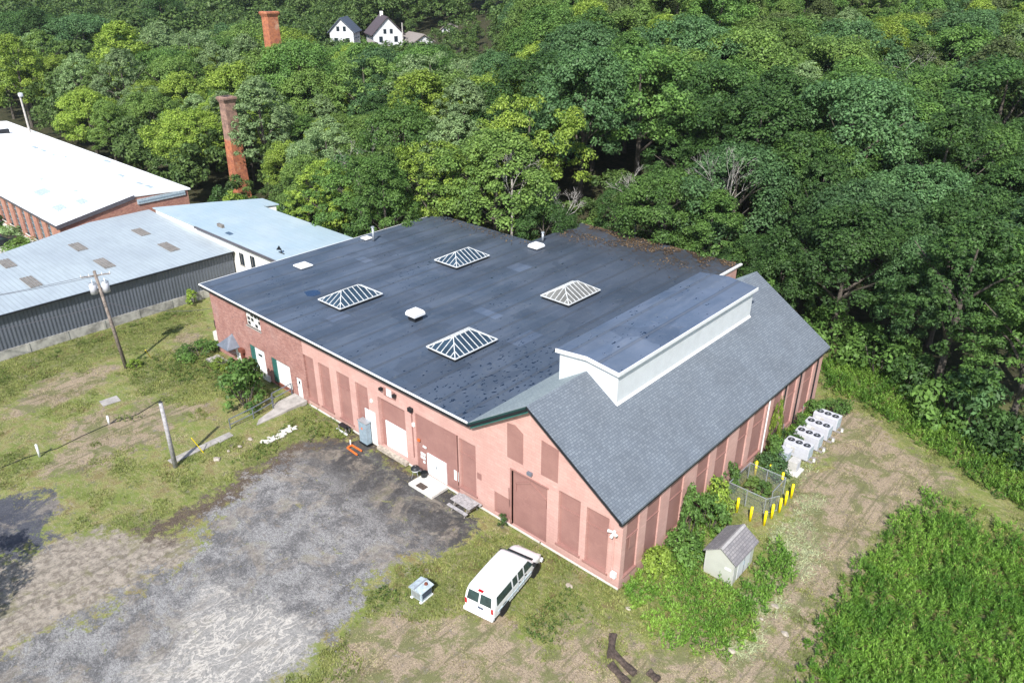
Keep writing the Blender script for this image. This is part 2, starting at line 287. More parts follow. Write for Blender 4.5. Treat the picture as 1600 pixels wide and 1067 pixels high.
POLY = dict(
 asphalt=[gp((528, 684), (600, 712), (640, 742), (700, 772), (770, 812), (735, 838), (655, 872), (600, 905), (560, 940), (545, 998), (500, 1010), (440, 1050), (390, 1130), (-300, 1300), (-200, 1100), (0, 1030), (110, 965), (215, 915), (285, 872), (328, 838), (318, 800), (400, 742), (470, 708)),
          gp((-200, 780), (0, 772), (85, 776), (98, 800), (60, 850), (0, 872), (-200, 950))],
 dirt=[gp((-200, 900), (0, 885), (50, 848), (110, 825), (190, 842), (330, 825), (290, 880), (210, 925), (100, 975), (-100, 1100))],
 pale=[gp((330, 930), (400, 912), (450, 930), (500, 985), (490, 1010), (430, 1040), (400, 1100), (250, 1150), (240, 1040), (270, 985))],
 straw=[gp((40, 606), (120, 580), (175, 566), (195, 572), (150, 600), (60, 650), (10, 655)), gp((255, 545), (290, 520), (330, 530), (300, 550)), gp((130, 640), (250, 625), (330, 640), (250, 690), (120, 745), (60, 740)),
        gp((560, 975), (700, 950), (830, 1010), (960, 990), (1060, 1010), (1180, 1000), (1180, 1130), (500, 1130)),
        gp((1290, 650), (1330, 635), (1400, 680), (1460, 730), (1500, 760), (1440, 790), (1390, 830), (1340, 900), (1270, 1020), (1230, 1130), (1100, 1130), (1190, 990), (1215, 900), (1230, 800), (1270, 720)),
        gp((30, 350), (100, 385), (140, 400), (0, 400))],
 green=[gp((-100, 595), (0, 565), (150, 520), (310, 470), (320, 500), (200, 545), (60, 600), (-100, 640)), gp((420, 690), (480, 625), (560, 675), (545, 700), (470, 712), (400, 750), (340, 745)),
        gp((560, 940), (620, 900), (720, 850), (800, 830), (950, 915), (1000, 960), (960, 1000), (880, 1010), (800, 960), (700, 940), (560, 990)), gp((430, 1050), (540, 1000), (560, 1020), (460, 1075)),
        gp((970, 900), (1010, 830), (1110, 740), (1220, 640), (1265, 590), (1290, 640), (1215, 740), (1200, 800), (1100, 860), (1190, 920), (1180, 990), (1060, 1030), (990, 960)),
        gp((1270, 560), (1360, 560), (1480, 640), (1610, 750), (1610, 800), (1470, 720), (1330, 625)), gp((1460, 790), (1700, 830), (1700, 1200), (1240, 1200), (1290, 980), (1400, 840)),
        gp((-100, 800), (30, 860), (-20, 900)), gp((210, 560), (330, 540), (400, 600), (340, 620), (190, 600)), gp((-100, 830), (80, 855), (240, 780), (320, 800), (200, 860))],
 brown=[gp((330, 760), (470, 690), (545, 680), (560, 700), (430, 760), (330, 800), (230, 860), (180, 860)), gp((560, 670), (640, 715), (700, 755), (670, 770), (560, 710))],
 lawn=[gp((-60, 330), (40, 352), (110, 388), (150, 420), (-60, 420))])
def mask(x, y, key, jit=1.2, soft=7):
    m = np.zeros(x.shape); jx = (fbm(x, y, 2.2, 5) - .5) * jit * 3; jy = (fbm(x, y, 2.2, 25) - .5) * jit * 3
    offs = [(math.cos(a) * rr, math.sin(a) * rr) for rr in (.3, .8) for a in np.arange(0, 6.28, 1.05)]
    for P in POLY[key]:
        for dx, dy in offs: m += inpoly(x + jx + dx * soft / 3, y + jy + dy * soft / 3, P) / len(offs)
    return np.clip(m, 0, 1)
def grid_axis(segs):
    out = []
    for a, b, s in segs: out += list(np.arange(a, b - 1e-6, s))
    return np.array(out + [segs[-1][1]])
gx = grid_axis([(-900, -160, 20), (-160, -64, 2), (-64, 24, .33), (24, 60, 3), (60, 400, 17)])
gy = grid_axis([(-120, -34, 6), (-34, 44, .33), (44, 120, 4), (120, 900, 20)])
X, Y = np.meshgrid(gx, gy); xs, ys = X.ravel(), Y.ravel()
Z = T(xs, ys) + (fbm(xs, ys, 1.6, 3) - .5) * .10 * ((xs > -64) & (xs < 24) & (ys > -34) & (ys < 44))
Z = np.where((xs > -46) & (xs < .2) & (ys > -.6) & (ys < 38), -.12, Z)
near = (xs > -130) & (xs < 40) & (ys > -60) & (ys < 60)
MK = {k: np.zeros(len(xs)) for k in POLY}
for k in POLY: MK[k][near] = mask(xs[near], ys[near], k)
MK['asphalt'] = np.maximum(MK['asphalt'], 0); Z -= .05 * MK['asphalt']
nx, ny = len(gx), len(gy); idx = np.arange(nx * ny).reshape(ny, nx)
Fq = np.stack([idx[:-1, :-1], idx[:-1, 1:], idx[1:, 1:], idx[1:, :-1]], -1).reshape(-1, 4)
me = bpy.data.meshes.new('ground'); me.vertices.add(len(xs)); me.vertices.foreach_set('co', np.stack([xs, ys, Z], 1).astype(np.float32).ravel())
me.loops.add(Fq.size); me.loops.foreach_set('vertex_index', Fq.astype(np.int32).ravel()); me.polygons.add(len(Fq))
me.polygons.foreach_set('loop_start', (np.arange(len(Fq)) * 4).astype(np.int32)); me.polygons.foreach_set('loop_total', np.full(len(Fq), 4, np.int32)); me.update(calc_edges=True)
me.polygons.foreach_set('use_smooth', [True] * len(Fq))
floor_ = smooth(np.minimum.reduce([ys - 30, np.full_like(ys, 99)]), 6, 14) * (1 - MK['green'])
for nm, ks in (('mask_a', ('asphalt', 'green', 'straw')), ('mask_b', ('pale', 'brown', 'dirt'))):
    at = me.color_attributes.new(nm, 'FLOAT_COLOR', 'POINT'); c = np.ones((len(xs), 4), np.float32)
    for i, k in enumerate(ks): c[:, i] = MK[k]
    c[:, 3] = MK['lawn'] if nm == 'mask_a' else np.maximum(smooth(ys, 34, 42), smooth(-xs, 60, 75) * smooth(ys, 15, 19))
    at.data.foreach_set('color', c.ravel())
def mk_ground():
    t = NT('ground_cover'); o = t.obj()
    A = t.n('VertexColor', layer_name='mask_a'); B = t.n('VertexColor', layer_name='mask_b')
    a = t.n('SeparateColor', {0: A.outputs[0]}).outputs; b = t.n('SeparateColor', {0: B.outputs[0]}).outputs
    nE = t.noise(o, 1.3, 6, .75); nS = t.noise(o, 6.5, 5, .8); nL = t.noise(o, .16, 4, .6)
    st = t.noise(t.n('Mapping', {0: o, 2: (0, 0, R(25)), 3: (1.0, 3.5, 1)}).outputs[0], 1.4, 6, .75, .6); fi = t.noise(o, 22, 4, .75)
    st2 = t.noise(t.n('Mapping', {0: o, 2: (0, 0, R(-30)), 3: (2.2, .8, 1)}).outputs[0], 5, 5, .8, .8)
    def edge(m, k=.75, wd=.18, g=2.6):
        v = t.math('ADD', m, t.math('MULTIPLY', t.math('SUBTRACT', nE, .5), k * g)); v = t.math('ADD', v, t.math('MULTIPLY', t.math('SUBTRACT', nS, .5), k * .5 * g)); return t.ramp(v, .5 - wd, .5 + wd)
    nM = t.noise(o, .55, 6, .72, .5); bl = t.noise(t.n('Mapping', {0: o, 2: (0, 0, R(70)), 3: (1, 2.2, 1)}).outputs[0], 9, 4, .8, 1.2)
    trk = t.noise(t.n('Mapping', {0: o, 2: (0, 0, R(-8)), 3: (2.6, .16, 1)}).outputs[0], 1.0, 4, .65, .5)
    g_dry = t.mix(t.ramp(bl, .36, .62), (.11, .12, .036), (.32, .31, .12)); g_dry = t.mix(t.ramp(nM, .45, .58, 0, .85), g_dry, (.145, .19, .042)); g_dry = t.mix(t.ramp(nM, .47, .38, 0, .6), g_dry, (.17, .115, .06)); g_dry = t.mix(t.ramp(st, .5, .68, 0, .6), g_dry, (.34, .295, .20))
    g_dry = t.mix(t.ramp(nE, .56, .66, 0, .6), g_dry, (.065, .085, .028))
    g_grn = t.mix(t.ramp(bl, .35, .62), (.075, .11, .026), (.18, .205, .055)); g_grn = t.mix(t.ramp(st, .47, .62, 0, .75), g_grn, (.27, .24, .12)); g_grn = t.mix(t.ramp(nM, .53, .62, 0, .75), g_grn, (.145, .105, .055)); g_grn = t.mix(t.ramp(nM, .46, .38, 0, .6), g_grn, (.23, .21, .13))
    tan_ = t.mix(t.ramp(bl, .34, .62), (.13, .10, .068), (.42, .335, .24)); tan_ = t.mix(t.ramp(nM, .46, .58, 0, .85), tan_, (.135, .15, .055)); tan_ = t.mix(t.ramp(nE, .55, .66, 0, .7), tan_, (.16, .125, .09)); tan_ = t.mix(t.ramp(trk, .53, .62, 0, .6), tan_, (.12, .115, .06))
    c = t.mix(edge(a[1], .9), g_dry, g_grn); c = t.mix(edge(a[2], .9), c, tan_)
    dr_ = t.mix(t.ramp(t.noise(o, 2.2, 6, .75, .4), .36, .62), (.165, .14, .115), (.36, .315, .26)); dr_ = t.mix(t.ramp(trk, .5, .68, 0, .5), dr_, (.10, .095, .075)); dr_ = t.mix(t.ramp(nM, .52, .6, 0, .5), dr_, (.16, .155, .07)); dr_ = t.mix(t.ramp(nS, .58, .7, 0, .5), dr_, (.42, .39, .35))
    c = t.mix(edge(b[2], .8), c, dr_)
    c = t.mix(edge(b[1], .8), c, t.mix(t.ramp(bl, .38, .62), (.045, .034, .028), (.15, .115, .085)))
    ap = t.mix(t.ramp(nM, .42, .58), (.15, .148, .15), (.34, .335, .33)); ap = t.mix(t.ramp(bl, .56, .42, 0, .85), ap, (.062, .061, .063)); ap = t.mix(t.ramp(nS, .5, .68, 0, .7), ap, (.36, .355, .35)); ap = t.mix(t.ramp(st, .54, .66, 0, .7), ap, (.10, .098, .10)); ap = t.mix(t.ramp(nE, .6, .66, 0, .35), ap, (.20, .15, .10))
    wet_dark = t.n('SeparateXYZ', {0: o}); dk = t.math('MULTIPLY', t.ramp(wet_dark.outputs[1], -7.5, -2.5), t.ramp(wet_dark.outputs[0], -30, -25)); ap = t.mix(t.math('MULTIPLY', dk, t.ramp(nE, .3, .6, .5, .95)), ap, (.045, .043, .043))
    dark_left = t.math('MULTIPLY', t.ramp(wet_dark.outputs[0], -27.5, -29.5), t.ramp(wet_dark.outputs[1], -13, -15)); ap = t.mix(t.math('MULTIPLY', dark_left, .8), ap, (.04, .045, .065))  # asphalt darker and bluer at the far left of the yard
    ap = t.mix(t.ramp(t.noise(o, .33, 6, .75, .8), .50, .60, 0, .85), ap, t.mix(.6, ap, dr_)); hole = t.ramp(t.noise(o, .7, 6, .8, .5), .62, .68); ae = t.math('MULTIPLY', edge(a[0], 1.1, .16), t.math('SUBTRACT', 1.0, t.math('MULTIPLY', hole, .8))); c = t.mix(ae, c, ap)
    rid = t.math('ABSOLUTE', t.math('SUBTRACT', t.noise(t.n('Mapping', {0: o, 2: (0, 0, R(38)), 3: (1.5, .7, 1)}).outputs[0], .8, 5, .6, 1.8), .5))
    pl = t.mix(t.ramp(rid, .0, .055, 1, 0), t.mix(t.ramp(nS, .4, .6), (.24, .235, .225), (.36, .345, .32)), (.60, .56, .50)); pl = t.mix(t.ramp(nM, .55, .65, 0, .5), pl, (.2, .18, .15)); c = t.mix(t.math('MULTIPLY', edge(b[0], .6, .5, 2.0), .8), c, pl)
    lush = t.mix(t.ramp(nS, .4, .6), (.06, .13, .02), (.10, .18, .03)); c = t.mix(t.n('VertexColor', layer_name='mask_a').outputs[1], c, lush)
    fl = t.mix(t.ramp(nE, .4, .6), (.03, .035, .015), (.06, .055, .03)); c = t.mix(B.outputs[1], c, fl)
    c = t.mix(1, c, t.n('CombineXYZ', {0: t.ramp(fi, .25, .75, .72, 1.25), 1: t.ramp(fi, .25, .75, .72, 1.25), 2: t.ramp(fi, .25, .75, .72, 1.25)}).outputs[0], 'MULTIPLY')
    t.bump(t.math('ADD', t.math('ADD', nS, fi), st2), .5, .05)
    return t.fin(c, .9, 0, .2)
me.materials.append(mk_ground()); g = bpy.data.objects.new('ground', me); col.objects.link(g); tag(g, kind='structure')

# ---------------------------------------------------------------- main building
L, Hf = 45.72, 6.62
B0 = empty('mill_building', (0, 0, 0), 'long pink painted brick mill with dark flat roof and grey shingled gable end', 'building')
def prect(pts, y=0.0, xp=None):
    q = [F(px, py, y) if xp is None else S(px, py, xp) for px, py in pts]; h = [(k[0] if xp is None else k[1]) for k in q]; z = [k[2] for k in q]; h.sort(); z.sort()
    return (h[0] + h[1]) / 2, (h[2] + h[3]) / 2, (z[0] + z[1]) / 2, (z[2] + z[3]) / 2
def r5(*p): return prect([(450 + a / 3.443, 520 + b / 3.443) for a, b in p])
def r6(*p): return prect([(680 + a / 3.443, 620 + b / 3.443) for a, b in p])
def r3(*p): return prect([(310 + a / 6.278, 470 + b / 6.278) for a, b in p])
XB = F(470, 529)[0]
W = [r5((80, 115), (135, 140), (162, 378), (105, 345)), r5((160, 155), (218, 190), (250, 428), (190, 395)), r5((262, 208), (328, 240), (352, 490), (285, 458)), r5((355, 258), (425, 298), (445, 500), (385, 470))]
W = [(a, b, max(c, .5), d) for a, b, c, d in W]
OH = r5((480, 345), (628, 415), (645, 700), (505, 612)); OH = (OH[0], OH[1], .25, OH[3])
BIG = r5((685, 430), (915, 555), (930, 860), (695, 700)); BIG = (BIG[0], BIG[1], .15, BIG[3]); W5 = r5((915, 565), (1008, 605), (1015, 880), (930, 825))
LOW = r6((318, 505), (390, 545), (385, 672), (320, 632)); BD = r6((412, 395), (605, 490), (595, 785), (412, 690)); BD = (BD[0], BD[1], .18, BD[3])
GW1 = r6((388, 125), (472, 178), (475, 362), (388, 325)); GW2 = r6((572, 225), (660, 280), (665, 465), (570, 418)); W6 = r6((668, 505), (780, 560), (772, 860), (655, 780)); W7 = r6((818, 590), (935, 655), (920, 945), (800, 880))
BWN = r3((455, 105), (600, 165), (608, 300), (475, 235)); D1 = r3((345, 440), (405, 450), (425, 612), (370, 570)); DK2 = r3((500, 435), (650, 490), (670, 725), (545, 685)); DK3 = r3((710, 550), (900, 650), (920, 880), (755, 830)); D4 = r3((955, 745), (1012, 775), (1030, 968), (972, 935))
BIG = (BIG[0], min(BIG[1], W5[0] - .05), BIG[2], BIG[3]); LOW = (LOW[0], BD[0] - .12, max(LOW[2], .35), LOW[3])
D1 = (D1[0], D1[1], .15, D1[3]); D4 = (D4[0], D4[1], .15, D4[3])
for q in (DK2, DK3): pass
TH = .4
def wallgrid(mb, x0, x1, z0, z1, ops, mk):
    cx = sorted({x0, x1, *[o[0] for o in ops], *[o[1] for o in ops]}); cx = [c for c in cx if x0 <= c <= x1]
    for a, b in zip(cx[:-1], cx[1:]):
        if b - a < 1e-4: continue
        m = (a + b) / 2; seg = sorted([(max(o[2], z0), min(o[3], z1)) for o in ops if o[0] < m < o[1]]); z = z0
        for s, e in seg:
            if s > z + 1e-4: mk(mb, a, b, z, s)
            z = max(z, e)
        if z < z1 - 1e-4: mk(mb, a, b, z, z1)
fbox = lambda mb, a, b, c, d: mb.box(a, b, 0, TH, c, d)
ops_p = W + [OH, BIG, W5, LOW, BD, W6, W7]; mb = MB(); wallgrid(mb, XB, 0, .12, 4.9, ops_p, fbox)
sl_ = (10.01 - 5.38) / 7.03
xj = -6.8 - (9.83 - Hf) / sl_
wallgrid(mb, XB, xj, 4.9, Hf, [(o[0], o[1], 4.9, o[3]) for o in ops_p if o[3] > 4.9 and o[0] < xj], fbox)
mb.prism([(xj, 0, 4.9), (0, 0, 4.9), (0, 0, 5.30), (-6.8, 0, 9.80), (xj, 0, Hf)], (0, TH, 0))
mb.build('front_wall', 'pink', B0)
mb = MB(); wallgrid(mb, -L, XB, 0, Hf, [BWN, D1, DK2, DK3, D4], fbox); mb.box(-L, -L + TH, TH, 28.4, 0, Hf); mb.build('brick_end_wall', 'rawbrick', B0)
mb = MB(); mb.box(XB, -6, -.06, 0, 0, .118); mb.box(-5.9, -.02, -.05, 0, 0, .118); mb.build('foundation_ledge', 'conclight', B0)
def infill(nm, r, y, mat, sill=True, kids=None):
    o = MB().box(r[0], r[1], y, y + .06, r[2], r[3]).build(nm, mat, B0)
    if sill: MB().box(r[0] - .12, r[1] + .12, -.09, y - .003, r[2] - .1, r[2] + .03).build('sill', 'brown', o)
    return o
for r in W + [W5, W6, W7]:
    o = infill('bricked_window', r, .16, 'brown'); zt = r[2] + (r[3] - r[2]) * .68
    MB().box(r[0] + .03, r[1] - .03, .11, .158, zt, zt + .09).build('lintel', 'brown', o)
for r in (GW1, GW2):
    mb = MB(); a, b, c, d = r
    if r is GW1: mb.prism([(a, -.015, c), (b, -.015, c), (b, -.015, d - .35), ((a + b) / 2, -.015, d), (a, -.015, d - .1)], (0, .012, 0))
    else: mb.prism([(a, -.015, c), (b, -.015, c), (b, -.015, d - .15), (a, -.015, d)], (0, .012, 0))
    mb.build('painted_over_window', 'brown', B0)
infill('bricked_vent', LOW, .08, 'brown', False)
o = infill('brown_infill_wall', BIG, .09, 'brown', False)
# double door
dd = prect([(450 + a / 3.443, 520 + b / 3.443) for a, b in [(750, 655), (845, 710), (852, 825), (757, 770)]]); dd = (dd[0], dd[1], .17, dd[3] + .05); xm = (dd[0] + dd[1]) / 2
o = MB().box(dd[0] - .06, dd[0], .0, .087, .17, dd[3] + .06).box(dd[1], dd[1] + .06, 0, .087, .17, dd[3] + .06).box(dd[0], dd[1], 0, .087, dd[3], dd[3] + .06).build('double_door', 'white', B0)
MB().box(dd[0] + .005, xm - .012, .03, .08, .18, dd[3] - .005).build('door_leaf', 'whitedoor', o); MB().box(xm + .012, dd[1] - .005, .03, .08, .18, dd[3] - .005).build('door_leaf', 'whitedoor', o)
MB().box(xm - .012, xm + .012, .015, .07, .2, dd[3]).build('centre_strip', 'galv', o); MB().box(xm - .06, xm + .06, -.03, .028, 1.05, 1.25).build('door_handle', 'galv', o)
# overhead door with brown infill above
zm = F(600, 680)[2]; zm = OH[3] - (OH[3] - OH[2]) * .47
o = MB().box(OH[0], OH[1], .32, .38, zm, OH[3]).build('overhead_infill', 'brown', B0)
mb = MB(); nr = 5
for k in range(nr): z0 = .26 + (zm - .26) * k / nr; z1 = .26 + (zm - .26) * (k + 1) / nr - .02; mb.box(OH[0] + .35, OH[1] - .02, .28, .34, z0, z1)
o = mb.build('overhead_door', 'whitedoor', B0); MB().box(OH[0], OH[0] + .34, .26, .36, .26, zm).build('door_side_board', 'brown', o)
MB().box(OH[0] - .15, OH[1] + .15, -.35, .3, 0, .245).build('door_threshold', 'rock', B0)
# brown gate at the gable
o = MB().box(BD[0], BD[1], .14, .2, BD[2], BD[3]).build('boarded_cart_door', 'brown', B0); a, b = BD[0], BD[1]; zt = BD[3]
MB().box(a - .12, a, -.05, .14, BD[2], zt + .1).box(a, b + .1, -.05, .14, zt, zt + .1).build('door_frame', 'brown', o)
mb = MB(); wd = b - a
for p, q in [((a + .25, zt - 1.55), (a + .25, zt - .95)), ((a + .25, zt - .95), (a + wd * .5, zt - .35)), ((a + wd * .5, zt - .35), (b - .2, zt - 1.0)), ((b - .2, zt - 1.0), (b - .2, zt - 1.6))]:
    d = np.array(q) - np.array(p); d = d / np.linalg.norm(d); nn = np.array([-d[1], d[0]]) * .06
    mb.prism([(p[0] + nn[0], .08, p[1] + nn[1]), (q[0] + nn[0], .08, q[1] + nn[1]), (q[0] - nn[0], .08, q[1] - nn[1]), (p[0] - nn[0], .08, p[1] - nn[1])], (0, .057, 0))
mb.build('gable_moulding', 'brown', o)
# left brick end doors
o = MB().box(BWN[0], BWN[1], .16, .2, BWN[2], BWN[3]).build('steel_window', 'glass', B0); mb = MB(); n = 4
for k in range(n + 1): x = BWN[0] + (BWN[1] - BWN[0]) * k / n; mb.box(x - .03, x + .03, .1, .155, BWN[2], BWN[3])
for k in range(4): z = BWN[2] + (BWN[3] - BWN[2]) * k / 3; mb.box(BWN[0], BWN[1], .105, .15, z - .03, z + .03)
mb.build('window_frame', 'whitewall', o); MB().box(BWN[0] - .08, BWN[1] + .08, -.05, .1, BWN[2] - .1, BWN[2]).build('sill', 'concrete', o)
for i, j in ((0, 2), (2, 1), (1, 0), (3, 0)):
    mb = MB(); x0 = BWN[0] + (BWN[1] - BWN[0]) * i / 4; z0 = BWN[2] + (BWN[3] - BWN[2]) * j / 3; mb.box(x0 + .04, x0 + (BWN[1] - BWN[0]) / 4 - .04, .13, .158, z0 + .04, z0 + (BWN[3] - BWN[2]) / 3 - .04)
    mb.build('patched_pane', 'whitewall', o)
def slabdoor(nm, r, y=.12):
    o = MB().box(r[0], r[1], y, y + .06, r[2], r[3]).build(nm, 'whitedoor', B0); return o
o = slabdoor('entry_door', D1); o = slabdoor('personnel_door', D4); MB().box(D4[0] + .25, D4[1] - .4, .105, .118, D4[3] - .65, D4[3] - .35).build('door_glass', 'glass', o)
MB().box(D4[0] + .1, D4[0] + .16, .05, .118, 1.0, 1.1).build('door_handle', 'galv', o)
for r, lid in ((DK2, 1), (DK3, 0)):
    jw = (r[1] - r[0]) * (.24 if lid else .2); o = MB().box(r[0], r[0] + jw, .05, .38, r[2], r[3]).build('green_jamb', 'teal', B0); MB().box(r[0] + jw, r[1], .05, .36, r[3] - .08, r[3]).build('green_head_trim', 'teal', B0)
    if not lid: MB().box(r[1] - .07, r[1], .04, .3, r[2] + .15, r[3]).build('green_side_trim', 'teal', B0)
    d = MB(); zb = r[2] + (r[3] - r[2]) * .08
    for k in range(5): z0 = zb + (r[3] - .08 - zb) * k / 5; d.box(r[0] + jw, r[1] - (0 if lid else .07), .16, .2, z0, z0 + (r[3] - .08 - zb) / 5 - .02)
    d = d.build('dock_door', 'whitedoor', B0)
    if lid: MB().box(r[0] + jw + .5, r[0] + jw + 1.1, .14, .159, r[3] - .85, r[3] - .65).build('vision_panel', 'glass', d)
    MB().box(r[0], r[1], .02, .38, r[2] - .001, zb - .005).build('dock_sill', 'concrete' if lid else 'rust', B0)
MB().box(DK2[0] - .2, DK2[1] + .5, -.18, -.002, 0, max(DK2[2] - .01, .5)).build('dock_kerb', 'conclight', B0)
cx_, cz = (D1[0] + D1[1]) / 2 - .5, D1[3] + .1
o = MB().add([(cx_ - 1.25, 0, cz), (cx_ + 1.1, 0, cz), (cx_ + .9, -1.1, cz - .05), (cx_ - 1.0, -1.1, cz - .05), (cx_ + .1, 0, cz + 1.05), (cx_ + .1, -.45, cz + .85), (cx_ - 1.25, 0, cz - .06), (cx_ + 1.1, 0, cz - .06), (cx_ + .9, -1.1, cz - .11), (cx_ - 1.0, -1.1, cz - .11)],
             [(0, 3, 5, 4), (3, 2, 5), (2, 1, 4, 5), (0, 6, 9, 3), (3, 9, 8, 2), (2, 8, 7, 1), (6, 7, 8, 9), (0, 4, 1, 7, 6)]).build('door_canopy', 'steelgrey', B0)
MB().tube((cx_ - .9, -.95, cz - .1), (cx_ - .9, -.02, cz - .8), .03).build('bracket', 'steelgrey', o); MB().tube((cx_ + .8, -.95, cz - .1), (cx_ + .8, -.02, cz - .8), .03).build('bracket', 'steelgrey', o)
MB().box(D1[1] + .35, D1[1] + 1.0, -.35, -.002, 1.5, 1.85).box(D1[1] + .5, D1[1] + .85, -.25, -.002, .7, 1.5).build('rusty_meter_box', 'rust', B0)
# lights, sign boards, small wall fittings
sg = r5((515, 290), (578, 325), (578, 365), (515, 330)); o = MB().box(sg[0], sg[1], -.05, -.002, sg[2], sg[3]).build('sign_board', 'brown', B0)
MB().box((sg[0] + sg[1]) / 2 - .28, (sg[0] + sg[1]) / 2 + .28, -.075, -.052, sg[2] + .1, sg[2] + .7).build('white_panel', 'white', o)
for x in (sg[0] - .12, sg[1] + .05): MB().box(x - .12, x + .12, -.3, -.052, sg[3] - .25, sg[3] - .05).build('floodlight', 'black', o)
def wallbit(nm, px, py, w_, h_, d_, mat): p = F(px, py); return MB().box(p[0] - w_ / 2, p[0] + w_ / 2, -d_, -.002, p[2] - h_ / 2, p[2] + h_ / 2).build(nm, mat, B0)
bevel(wallbit('wall_lamp', 643, 639, .4, .3, .25, 'black')); wallbit('junction_box', 647, 663, .22, .28, .12, 'whitewall'); wallbit('junction_box', 581, 626, .22, .22, .1, 'whitewall')
wallbit('security_lamp', 829, 739, .36, .2, .18, 'steelgrey'); wallbit('notice', 661.5, 709, .5, .22, .03, 'white'); wallbit('notice', 661.5, 714.5, .5, .22, .03, 'white'); wallbit('notice', 663.5, 721.5, .22, .18, .04, 'white')
wallbit('notice', 664, 698, .35, .14, .06, 'white'); wallbit('sign_plate', 713.4, 743, .42, .8, .03, 'white'); wallbit('alarm_bell', 655, 687, .2, .2, .1, 'orange'); wallbit('outlet_box', 749, 744, .4, .5, .012, 'brown')
MB().tube((BIG[0] - .3, -.05, 1.0), (BIG[0] - .3, -.05, BIG[3]), .04).build('conduit', 'brown', B0); MB().tube((W5[0] - .2, -.05, .6), (W5[0] - .2, -.05, W5[3] + .1), .05).build('conduit', 'brown', B0)
MB().path([F(455 + 340, 762, -.06), F(795.5, 790, -.06), F(799.5, 815, -.06)], .025).build('lamp_cable', 'brown', B0)
o = MB().box(-.55, -.38, -.3, -.06, 4.1, 4.25).build('security_light', 'white', B0); bevel(o, .05)
MB().tube((-.46, -.25, 4.1), (-.5, -.42, 3.9), .07, .11).tube((-.38, -.25, 4.2), (-.15, -.4, 4.2), .06, .10).tube((-.55, -.25, 4.2), (-.78, -.38, 4.25), .06, .10).build('lamp_head', 'white', o, True)
MB().tube((-.5, -.07, .4), (-.5, -.07, 4.1), .035).tube((-.9, -.045, .2), (-.9, -.045, 4.5), .02).build('corner_conduit', 'pink', B0)
MB().box(-.45, -.12, -.3, -.08, .95, 1.3).build('meter_housing', 'white', B0)
# right-hand wall: pilasters with recessed brown bays
bays = [(.12, 1.7), (2.5, 3.95), (5.0, 6.6), (8.25, 9.8), (10.7, 12.3), (13.8, 15.25), (16.0, 17.9), (19.2, 20.7), (21.6, 23.2), (24.6, 26.3)]
mb = MB(); wallgrid(mb, TH, 28, 0, 5.2, [(max(a, TH + .01), b, .75, 4.95) for a, b in bays], lambda m_, a, b, c, d: m_.box(-TH, 0, a, b, c, d)); mb.box(-.35, -.001, .01, TH - .01, 0, 5.2)
mb.build('side_wall', 'pink', B0)
for a, b in bays:
    a = max(a, TH + .01); o = MB().box(-.16, -.10, a, b, .75, 4.95).build('bricked_bay', 'brown', B0); MB().box(-.098, .07, a - .05, b + .05, .66, .76).build('sill', 'brown', o)
    MB().box(-.098, -.05, a + .02, b - .02, 3.4, 3.48).build('lintel', 'brown', o)
o = MB().box(.0, .03, .75, 1.35, 2.6, 3.5).build('access_panel', 'brown', B0)
for y, m_ in ((18.15, 'white'), (20.9, 'black'), (23.6, 'black'), (26.8, 'black')): MB().tube((.1, y, .2), (.1, y, 5.15), .055, .055, 8).build('downspout', m_, B0)
# back and hidden walls
mb = MB(); mb.box(-L + TH, -31.6, 28, 28.4, 0, Hf); mb.box(-31.9, -31.5, 28.4, 36.9, 0, Hf); mb.box(-31.5, -12.6, 36.5, 36.9, 0, Hf); mb.box(-12.6, -12.2, 28.4, 36.5, 0, Hf)
mb.prism([(-12.2, 28.0, 0), (-TH, 28.0, 0), (-TH, 28, 5.2), (-6.8, 28, 9.75), (-11.9, 28, Hf), (-12.2, 28, Hf)], (0, .4, 0)); mb.build('rear_wall', 'pink', B0)
# flat roof
poly = [(-46.25, -.48), (-11.62, -.48), (-11.62, 28.4), (-12.33, 28.4), (-12.33, 37.35), (-31.75, 37.35), (-31.75, 28.8), (-44.9, 28.8), (-46.25, 27.4)]
rf = MB().prism([(x, y, Hf + .005) for x, y in poly], (0, 0, .175)).build('flat_roof', 'epdm', B0)
MB().box(-46.33, -11.75, -.56, -.483, Hf + .07, Hf + .19).box(-46.33, -46.253, -.483, 27.4, Hf + .07, Hf + .19).build('white_fascia', 'white', B0)
MB().box(-46.25, -11.7, -.53, -.002, Hf - .17, Hf + .0).build('soffit_board', 'black', B0)
MB().box(-12.33, -12.1, 28.9, 37.4, Hf + .1, Hf + .26).build('white_gutter', 'white', B0)
# gabled roof
def rz(x): return 10.01 - sl_ * abs(x + 6.8)
y0, y1 = -.525, 28.525; xe = .23; tk = .14
MB().prism([(-6.8, y0, 10.01), (xe, y0, rz(xe)), (xe, y0, rz(xe) - tk), (-6.8, y0, 10.01 - tk)], (0, y1 - y0, 0)).build('shingle_slope', 'shingle', B0)
xl = -11.64; MB().prism([(-6.803, y0, 10.005), (-6.803, y0, 10.005 - tk), (xl, y0, rz(xl) - tk), (xl, y0, rz(xl))], (0, y1 - y0, 0)).build('sheen_painted_slope', 'shingle_sheen', B0)
for dz, th_, dy, nm, mt in ((-.15, .16, -.08, 'rake_moulding', 'dgreen'), (-.33, .17, -.02, 'rake_board', 'black'), (-.52, .17, .12, 'rake_trim', 'teal')):
    MB().prism([(-6.8, y0 + dy, 10.0 + dz + .14), (-6.8, y0 + dy, 10.0 + dz), (xl + .02, y0 + dy, rz(xl) + dz), (xl + .02, y0 + dy, rz(xl) + dz + .14)], (0, .525 - dy - .003 if dz < -.4 else .2, 0)).build(nm, mt, B0)
